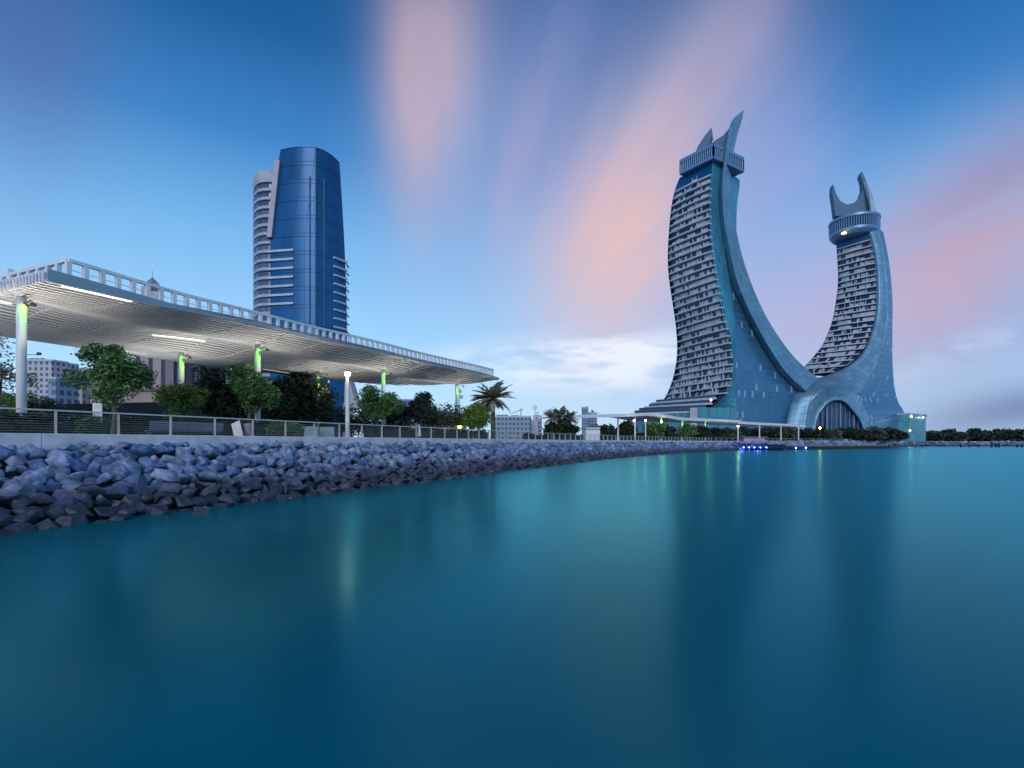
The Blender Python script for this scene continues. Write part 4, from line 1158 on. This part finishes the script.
for i in range(14):
    p = a_.lerp(b_, (i + .5) / 14) + Vector((-.6, 2.0, 0)); mb = MB(); mb.tube([(p.x, p.y, -1), (p.x, p.y, 2.5)], .12, 6); mb.build('post', M['gravelgrey'], jt)
mb = MB(); mb.tube([a_ + Vector((-.6, 2.0, 1.4)), b_ + Vector((-.6, 2.0, 1.4))], .05, 5); mb.build('handrail', M['gravelgrey'], jt)
for x, Y in ((794.5, 201.5), (804.5, 205)):
    mb = MB(); mb.lathe((WX(x, Y), Y - 1.0, .75), [(.15, -.2), (.3, 0), (.15, .2)], 8); mb.build('jetty_light', M['blue_lamp'], jt)
for i, (x, hgt) in enumerate(((961, 2.6), (969.5, 1.4), (978.3, 1.6), (991.5, 3.2), (996, 2.6), (999, 3.0), (1017, 1.8), (1022, 1.5))):
    Y = 300; mb = MB(); mb.tube([(WX(x, Y), Y, -1), (WX(x, Y), Y, hgt * .9)], [.5, .42], 8)
    o = mb.build('mooring_pile', M['pile']); tag(o, 'dark timber pile standing in the water before the far right shore', 'pile', 'piles in the water at the far right')

# ------------------------------------------------------------------ trees
def leaves(mb, c, r, n, size, rnd, flat=1.0):
    for _ in range(n):
        d = Vector((rnd.gauss(0, 1), rnd.gauss(0, 1), rnd.gauss(0, 1))).normalized() * (r * rnd.random() ** .45)
        p = c + Vector((d.x, d.y, d.z * flat))
        a_ = Vector((rnd.gauss(0, 1), rnd.gauss(0, 1), rnd.gauss(0, .6))).normalized(); b_ = a_.orthogonal().normalized()
        b_ = (Matrix.Rotation(rnd.uniform(0, 6.28), 3, a_) @ b_); s_ = size * rnd.uniform(.6, 1.35)
        mb.face([p - a_ * s_, p + b_ * s_ * .45, p + a_ * s_, p - b_ * s_ * .45])
def tree(label, x, Y, ytop, wpx, seed, m='leaf_green', ybase=None, crown_frac=.66, nl=1700, leaf=None, lean=0, gaps=.0, name='tree', group=None, nc=22, cat='tree', trunks=1):
    rnd = random.Random(seed)
    b = Vector((WX(x, Y), Y, GZ)); H = lev(ytop, Y) - GZ; wd = wpx / F * Y / 2
    o = thing(name, label, cat, b, group)
    ch = H * crown_frac; cz = H - ch / 2
    leaf = (leaf or max(.10, .0042 * Y)) * .9; nl = int(nl * 3.0); wd *= 1.12
    cl = []
    for i in range(nc):
        for _ in range(30):
            d = Vector((rnd.uniform(-1, 1), rnd.uniform(-1, 1), rnd.uniform(-1, 1)))
            if .25 < d.length < 1: break
        p = b + Vector((d.x * wd * .80 + lean, d.y * wd * .8, cz + d.z * ch * .40))
        cl.append((p, wd * rnd.uniform(.26, .46)))
    mb = MB()
    for p, r in cl: leaves(mb, p, r, nl // nc, leaf, rnd, .8)
    for p, r in cl[:nc // 2]: leaves(mb, p, r * 1.45, nl // nc // 4, leaf, rnd, .7)
    mb.build('crown', M[m], o, fix=False)
    mb = MB(); r0 = max(.07, H * .02)
    for t in range(trunks):
        top = b + Vector((lean * .6 + (t - (trunks - 1) / 2) * wd * .5, 0, H * (1 - crown_frac) + ch * .25)); mid = b.lerp(top, .5) + Vector((rnd.uniform(-.1, .1) * H * .3, 0, 0))
        mb.tube([b + Vector((t * .15, 0, -.1)), mid, top], [r0 * 1.3, r0, r0 * .7], 8)
        for p, r in rnd.sample(cl, min(7, nc)):
            mb.tube([mid.lerp(top, rnd.uniform(.3, 1)), top.lerp(p, .5) + Vector((0, 0, -.1 * H * .3)), p], [r0 * .55, r0 * .35, r0 * .15], 5)
    mb.build('trunk', M['bark'], o)
    return o
def hedge(label, x0, x1, ytop, Y, seed, m='leaf_dark', dep=1.2, n=900, leaf=.12, name='hedge', group=None, Y1=None):
    rnd = random.Random(seed); Y1 = Y1 or Y
    a_, b_ = Vector((WX(x0, Y), Y, GZ)), Vector((WX(x1, Y1), Y1, GZ)); H = lev(ytop, Y) - GZ
    o = thing(name, label, 'hedge', (a_ + b_) / 2, group)
    mb = MB()
    for _ in range(int(n * 1.8)):
        t = rnd.random(); p = a_.lerp(b_, t) + Vector((rnd.uniform(-.2, .2), rnd.uniform(-dep / 2, dep / 2), H * rnd.random() ** .6 * (1 + .12 * math.sin(t * 23 + seed) + rnd.uniform(-.06, .06))))
        leaves(mb, p, .12, 1, leaf, rnd)
    mb.bar(a_ + Vector((0, 0, H * .39)), b_ + Vector((0, 0, H * .39)), dep * .5, H * .78, mi=1)  # solid core in darker leaf colour, painting in the shade within the hedge
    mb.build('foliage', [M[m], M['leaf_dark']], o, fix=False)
    mb = MB()
    for i in range(6): p = a_.lerp(b_, (i + .5) / 6); mb.tube([p, p + Vector((.05, 0, H * .7))], [.04, .02], 5)
    mb.build('stems', M['bark'], o); return o

tree('round mid green tree with a clear trunk, first whole tree from the left', 112, 31, 342, 62, 21, 'leaf_green', crown_frac=.68, nl=3000, leaf=.13, nc=26)
tree('sparse open branched tree cut by the left picture edge', -4, 32, 331, 56, 4, 'leaf_grey', crown_frac=.62, nl=500, leaf=.12, nc=16, lean=.4)
tree('small bright green bush tree low at the left edge behind the sparse tree', 8, 42, 385, 40, 8, 'leaf_bright', crown_frac=.8, nl=900, leaf=.14)
tree('low dark bush just right of the leftmost white column', 38, 44, 388, 44, 9, 'leaf_dark', crown_frac=.85, nl=900, leaf=.15, name='shrub', cat='shrub')
tree('yellow green tree below the short back row column', 186, 38, 374.5, 42, 10, 'leaf_bright', crown_frac=.72, nl=1700, leaf=.13, lean=-.3)
tree('broad very dark tree behind the second front column, left half', 216, 56, 361, 52, 12, 'leaf_dark', crown_frac=.86, nl=3600, leaf=.2, nc=30)
tree('dark tree between the two broad dark ones behind the second column', 238, 54, 366, 40, 13, 'leaf_dark', crown_frac=.86, nl=2400, leaf=.2, nc=24)
tree('green tree growing in front of the second front column', 250, 38.5, 359, 50, 14, 'leaf_green', crown_frac=.7, nl=2100, leaf=.13, nc=22, lean=.2)
tree('largest dark domed tree, left of the lamp post', 300, 58, 374, 72, 15, 'leaf_dark', crown_frac=.95, nl=5200, leaf=.22, nc=40)
tree('low orange tinted bush right of the lamp post', 352, 70, 404, 38, 16, 'leaf_orange', crown_frac=.85, nl=700, leaf=.2, name='shrub', cat='shrub')
tree('dark green tree in front of the third front column', 378, 52, 387, 44, 17, 'leaf_green', crown_frac=.66, nl=2200, leaf=.17, nc=22)
tree('low dark tree just right of the third front column', 398, 62, 402, 40, 18, 'leaf_dark', crown_frac=.85, nl=1100, leaf=.2)
tree('narrow dark tree with a lumpy crown left of the slim telecom mast', 425, 64, 391, 30, 19, 'leaf_grey', crown_frac=.7, nl=1300, leaf=.2)
tree('low spreading grey green tree beneath the telecom mast', 440, 66, 404, 46, 20, 'leaf_grey', crown_frac=.72, nl=1400, leaf=.2)
tree('bright green forked tree between the last column and the date palm', 474, 66, 403, 36, 22, 'leaf_bright', crown_frac=.72, nl=1500, leaf=.2, trunks=2)
tree('low brown green bush behind the third front column', 365, 66, 408, 40, 23, 'leaf_grey', crown_frac=.9, nl=700, leaf=.2, name='shrub', cat='shrub')
tree('green tree under the left part of the far wavy canopy', 655, 180, 424, 20, 31, 'leaf_green', crown_frac=.75, nl=700)
tree('dark broad tree under the far wavy canopy beside the green one', 664, 186, 425.5, 22, 32, 'leaf_dark', crown_frac=.8, nl=700)
tree('bright leafy tree under the middle of the far wavy canopy', 687, 190, 424.5, 16, 33, 'leaf_green', crown_frac=.8, nl=600)
tree('dark tree at the right end of the far wavy canopy', 699, 194, 426, 18, 34, 'leaf_dark', crown_frac=.85, nl=600)
tree('dark rounded tree left of the far wavy canopy columns', 603, 150, 426, 30, 35, 'leaf_dark', crown_frac=.9, nl=800)
tree('dark tree against the podium left of the first far column', 625, 176, 421, 22, 36, 'leaf_dark', crown_frac=.8, nl=600)
hz = [(716, 428, 20), (728, 429.5, 22), (752, 428, 24), (770, 427.5, 24), (788, 428.5, 22), (806, 428, 20), (818, 427, 20), (832, 428.5, 20), (846, 428, 22), (858, 429, 20), (872, 428, 22), (886, 428.5, 20), (897, 430, 18)]
wh = ['at the right end of the far wavy canopy', 'left of the glaring lamp post', 'behind the first thin canopy post', 'left of the second thin canopy post', 'right of the second thin canopy post', 'right of the third thin canopy post', 'below the left foot of the arch', 'left of the middle of the arch', 'before the middle of the arch', 'below the right foot of the arch', 'right of the arch foot', 'below the lit rooms of the right tower', 'left of the turquoise glass block']
for i, ((x, yt, wpx), t) in enumerate(zip(hz, wh)):
    tree('small dark promenade tree ' + t, x, 262 + (i % 3) * 9 + i * 2.5, yt, wpx, 50 + i, ('leaf_dark', 'leaf_grey', 'leaf_dark')[i % 3], crown_frac=.85, nl=420, nc=12, group='dark trees in front of the towers')
ft = [(934, 432.5, 20), (948, 430.6, 22), (962, 432.4, 18), (973, 430, 22), (988, 432, 20), (1001, 430.4, 24), (1014, 432, 22), (1028, 430.5, 24), (1046, 431, 26)]
wh2 = ['nearest to the turquoise glass block', 'second from the turquoise glass block', 'low, third from the turquoise glass block', 'tall, left of the mooring piles', 'low, behind the first mooring piles', 'wide and tall, behind the pile cluster', 'low, right of the pile cluster', 'tall, at the right picture edge', 'last, beyond the right picture edge']
for i, ((x, yt, wpx), t) in enumerate(zip(ft, wh2)):
    tree('dark far shore tree, ' + t, x, 440 + (i % 2) * 20, yt, wpx, 80 + i, 'leaf_dark', crown_frac=.92, nl=520, nc=14, group='trees on the far right shore')

def palm(label, x, Y, ytop, yhead, spread, seed, nf=34, trunk=True, name='date_palm', droop=1.0, tw=.28):
    rnd = random.Random(seed); b = Vector((WX(x, Y), Y, GZ)); hz_ = lev(yhead, Y); top = Vector((b.x, b.y, hz_)); L = spread / F * Y / 2
    o = thing(name, label, 'palm', b)
    up = (lev(ytop, Y) - hz_) / L
    mb = MB()
    for i in range(nf):
        az_ = rnd.uniform(0, 6.28); e0 = rnd.uniform(-.35, 1.4); l = L * rnd.uniform(.85, 1.15)
        d = Vector((math.cos(az_), math.sin(az_), 0)); pts = []
        for k in range(9):
            t = k / 8; e = e0 - droop * 1.1 * t
            pts.append(((pts[-1] if pts else top) + (d * math.cos(e) + Vector((0, 0, math.sin(e)))) * (l / 8 if k else .02)))
        mb.tube(pts, [.035 * (1 - k / 10) for k in range(9)], 4)
        side = Vector((-d.y, d.x, 0))
        for k in range(2, 26):
            t = k / 26; j = min(7, int(t * 8)); p = pts[j].lerp(pts[j + 1], t * 8 - j); tan = (pts[j + 1] - pts[j]).normalized()
            ll = l * .26 * math.sin(math.pi * (t * .82 + .14)) * rnd.uniform(.8, 1.15)
            for sg in (-1, 1):
                q = p + (side * sg * .8 + tan * .75 + Vector((0, 0, -.25 + rnd.uniform(-.15, .2)))).normalized() * ll
                wv = tan * (.07 + .0009 * Y)
                mb.face([p - wv, p + wv, q])
    mb.build('crown', M['frond'], o, fix=False)
    mb = MB(); H = hz_ - GZ; pr = []
    for k in range(15): pr.append((tw * (1.25 - .35 * k / 14) * (1.08 if k % 2 else .96), H * k / 14))
    mb.lathe(b, pr, 12); mb.build('trunk', M['bark'], o)
    return o
palm('tall date palm with arched fronds past the end of the canopy', 493, 73, 385, 399, 44, 5, nf=64, droop=.72)
for i, (x, yt, yh, spd, t) in enumerate(((552, 409, 418, 22, 'left'), (560, 408, 416, 24, 'middle'), (569, 409.5, 418, 22, 'right'))):
    palm('squat bushy palm, %s one of the dark clump left of the far canopy' % t, x, 120 + i * 2, yt, yh, spd, 60 + i, nf=40, name='bushy_palm', droop=.7)
tree('dark thicket growing under the clump of squat palms', 562, 122, 420, 34, 71, 'leaf_dark', crown_frac=.95, nl=1300, name='shrub', cat='shrub')

# ------------------------------------------------------------------ things behind the railing
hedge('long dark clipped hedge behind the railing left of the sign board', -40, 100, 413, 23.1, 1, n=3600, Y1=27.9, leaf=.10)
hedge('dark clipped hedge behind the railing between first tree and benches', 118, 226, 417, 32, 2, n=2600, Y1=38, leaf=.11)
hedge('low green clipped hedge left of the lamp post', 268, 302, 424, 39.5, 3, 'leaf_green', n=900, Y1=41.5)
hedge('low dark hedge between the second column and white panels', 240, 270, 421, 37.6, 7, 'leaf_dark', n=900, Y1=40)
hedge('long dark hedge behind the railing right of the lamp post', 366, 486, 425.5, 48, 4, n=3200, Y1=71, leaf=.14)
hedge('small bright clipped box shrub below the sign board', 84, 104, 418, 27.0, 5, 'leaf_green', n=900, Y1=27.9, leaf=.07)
def sign(label, x, Y, w_, y0, y1, m='white', rows_=(.8, .45, .2)):
    o = thing('sign_board', label, 'sign', (WX(x, Y), Y, GZ)); z0, z1 = lev(y1, Y), lev(y0, Y)
    mb = MB(); mb.box((WX(x, Y), Y, (z0 + z1) / 2), w_, .05, z1 - z0); mb.build('panel', M[m], o)
    mb = MB()
    for sx in (-1, 1): mb.tube([(WX(x, Y) + sx * w_ * .35, Y + .06, GZ), (WX(x, Y) + sx * w_ * .35, Y + .06, z1 - .05)], .03, 6)
    mb.build('posts', M['gravelgrey'], o)
    return o, z0, z1
o, z0, z1 = sign('small white notice board on legs behind the railing near the first tree', 97.5, 27.5, .48, 403.5, 416.5)
mb = MB()
for i in range(3): mb.box((WX(97.5, 27.5), 27.472, z1 - .1 - i * .07), .36 - .06 * (i % 2), .006, .022)
for sx in (-.12, 0, .12): mb.box((WX(97.5, 27.5) + sx, 27.472, z0 + .12), .07, .006, .10)
mb.build('pictograms', M['gravelgrey'], o)
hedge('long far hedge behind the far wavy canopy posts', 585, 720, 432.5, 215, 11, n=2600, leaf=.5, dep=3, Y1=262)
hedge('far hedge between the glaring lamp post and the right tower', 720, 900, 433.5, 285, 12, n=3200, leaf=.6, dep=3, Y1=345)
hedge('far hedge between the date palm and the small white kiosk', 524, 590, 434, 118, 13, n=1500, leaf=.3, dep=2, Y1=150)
# benches
for i, (x, Y, t) in enumerate(((166, 31.5, 'left of a pair, behind the railing below the yellow green tree'), (203, 33.5, 'right of a pair, behind the railing below the yellow green tree'), (402, 56, 'third, far along the railing by the pink dressed person'))):
    o = thing('bench', 'grey blue slatted bench, ' + t, 'bench', (WX(x, Y), Y, GZ), 'benches behind the railing')
    c = Vector((WX(x, Y), Y, GZ)); rot = math.pi / 2 - TH0; ax = Vector((math.cos(rot), math.sin(rot), 0)); nx = Vector((-ax.y, ax.x, 0))
    mb = MB()
    for k in range(4): p = c + nx * (k * .13 - .2) + Vector((0, 0, .45)); mb.bar(p - ax * 1.15, p + ax * 1.15, .11, .04)
    mb.build('seat', M['bench'], o)
    mb = MB()
    for k in range(4): p = c - nx * (.3 + k * .03) + Vector((0, 0, .58 + k * .13)); mb.bar(p - ax * 1.15, p + ax * 1.15, .03, .11)
    mb.build('backrest', M['bench'], o)
    for sx in (-1, 1):
        mb = MB(); p = c + ax * sx * .95; mb.box(p + Vector((0, 0, .21)), .08, .45, .42, rot); mb.build('leg', M['darksteel'], o)
# leaning white board and bin
o = thing('lounge_board', 'white reclined board behind the railing beside a grey bin', 'board', (WX(237.5, 35), 35, GZ))
mb = MB(); p, q = Vector((WX(239, 35), 35, GZ + .1)), Vector((WX(235.5, 35.5), 35.5, GZ + 1.15)); mb.bar(p, q, .62, .05, up=(0, 1, 0)); mb.build('panel', M['white'], o)
mb = MB(); mb.bar(Vector((WX(236, 35.5), 35.5, GZ)), q - Vector((0, 0, .2)), .06, .05); mb.build('prop', M['darksteel'], o)
o = thing('litter_bin', 'squat grey blue bin with a lid right of the white reclined board', 'bin', (WX(249, 36), 36, GZ))
mb = MB(); mb.lathe((WX(249, 36), 36, GZ), [(.28, 0), (.30, .05), (.33, .9)], 16); mb.build('body', M['bench'], o)
mb = MB(); mb.lathe((WX(249, 36), 36, GZ + .9), [(.36, 0), (.36, .08), (.2, .2)], 16); mb.build('lid', M['gravelgrey'], o)
# pale ticket panels near the lamp post
for (x0, x1, Y, t) in ((289, 318, 50, 'left of the lamp post'), (320, 334, 52, 'just behind the lamp post, narrower')):
    o = thing('screen_wall', 'low pale screen wall ' + t, 'wall', (WX((x0 + x1) / 2, Y), Y, GZ))
    mb = MB(); p, q = Vector((WX(x0, Y), Y, GZ + .6)), Vector((WX(x1, Y), Y, GZ + .6)); mb.bar(p, q, .15, 1.25); mb.bar(p + Vector((0, 0, .66)), q + Vector((0, 0, .66)), .22, .07); mb.build('panel', M['white'], o)
# warm bollard
o = thing('lantern', 'small glowing amber lantern at the foot of the last front column', 'lantern', (WX(460, 66), 66, GZ))
mb = MB(); mb.box(W(459.7, 428.5, 66), .46, .46, .62); mb.build('lamp_body', M['amber'], o)
mb = MB(); mb.box(W(459.7, 425.6, 66), .6, .6, .08); mb.tube([(WX(459.7, 66), 66, GZ), W(459.7, 431, 66)], .06, 6); mb.build('frame', M['darksteel'], o)
# amber lit tree lamp before the arch
o = thing('lantern', 'amber lamp glowing in the trees before the left foot of the arch', 'lantern', (WX(820, 255), 255, GZ))
mb = MB(); mb.lathe(W(820, 428, 255), [(.2, -.6), (.55, 0), (.2, .6)], 10); mb.build('lamp_body', M['amber'], o)
mb = MB(); mb.tube([(WX(820, 255), 255, GZ), W(820, 429, 255)], .1, 6); mb.build('pole', M['darksteel'], o)
light('lamp_light', o, tuple(W(820, 428.5, 253)), (1, .6, .15), 260, .3)

# person in pink
def person(label, x, Y, h=1.68, shirt='pink', seed=0):
    b = Vector((WX(x, Y), Y, GZ))
    o = thing('person', label, 'person', b)
    k = h / 1.7
    J = [(0, 0, .95), (0, 0, 1.2), (0, 0, 1.42), (0, 0, 1.52), (0, -.01, 1.62), (-.1, 0, .9), (-.11, -.06, .5), (-.11, .02, .08), (-.11, -.12, .04), (.1, 0, .9), (.12, .1, .5), (.12, .18, .09), (.12, .06, .04), (-.19, 0, 1.4), (-.25, .02, 1.12), (-.23, -.1, .88), (.19, 0, 1.4), (.25, .0, 1.12), (.23, .06, .88)]
    E = [(0, 1), (1, 2), (2, 3), (3, 4), (0, 5), (5, 6), (6, 7), (7, 8), (0, 9), (9, 10), (10, 11), (11, 12), (2, 13), (13, 14), (14, 15), (2, 16), (16, 17), (17, 18)]
    rad = [.14, .13, .13, .055, .095, .095, .065, .045, .04, .095, .065, .045, .04, .06, .045, .035, .06, .045, .035]
    me = bpy.data.meshes.new('body'); me.from_pydata([(p[0] * k, p[1] * k, p[2] * k) for p in J], E, []); bo = bpy.data.objects.new('body', me); COL.objects.link(bo)
    sk = bo.modifiers.new('skin', 'SKIN'); bo.modifiers.new('sub', 'SUBSURF').render_levels = 2
    for i, r in enumerate(rad): me.skin_vertices[0].data[i].radius = (r * k, r * k)
    me.skin_vertices[0].data[0].use_root = True
    mm, n, p = mat('person_clothes_' + shirt); g = n.nodes.new('ShaderNodeTexCoord'); s_ = n.nodes.new('ShaderNodeSeparateXYZ'); n.links.new(g.outputs['Object'], s_.inputs[0]); z = X(n, s_.outputs[2])
    col = {'pink': (.62, .2, .24), 'white': (.7, .7, .72)}[shirt]
    n.links.new(mixc(n, z.gt(1.5 * k), mixc(n, z.gt(.86 * k), (.05, .05, .07), col), (.38, .24, .18)), p.inputs['Base Color'])
    me.materials.append(mm); bo.parent = o; bo.location = (0, 0, 0); bo.rotation_euler = (0, 0, .5)
    mb = MB(); mb.lathe((b.x, b.y + .015, b.z + 1.6 * k), [(.06, -.02), (.105, .03), (.1, .1), (.05, .14)], 10); mb.build('hair', M['hair'], o)
    return o
person('person in a pink top walking behind the railing right of the third front column', 413, 55)
o = thing('parasol', 'small closed white parasol behind the railing right of the person in pink', 'parasol', (WX(419.5, 54), 54, GZ))
mb = MB(); mb.lathe((WX(419.5, 54), 54, GZ), [(.25, 0), (.25, .08), (.03, .1), (.03, .5)], 10); mb.build('base', M['gravelgrey'], o)
mb = MB(); mb.lathe((WX(419.5, 54), 54, GZ + .4), [(.22, 0), (.13, .6), (.03, 1.15)], 10); mb.build('canopy', M['white'], o)
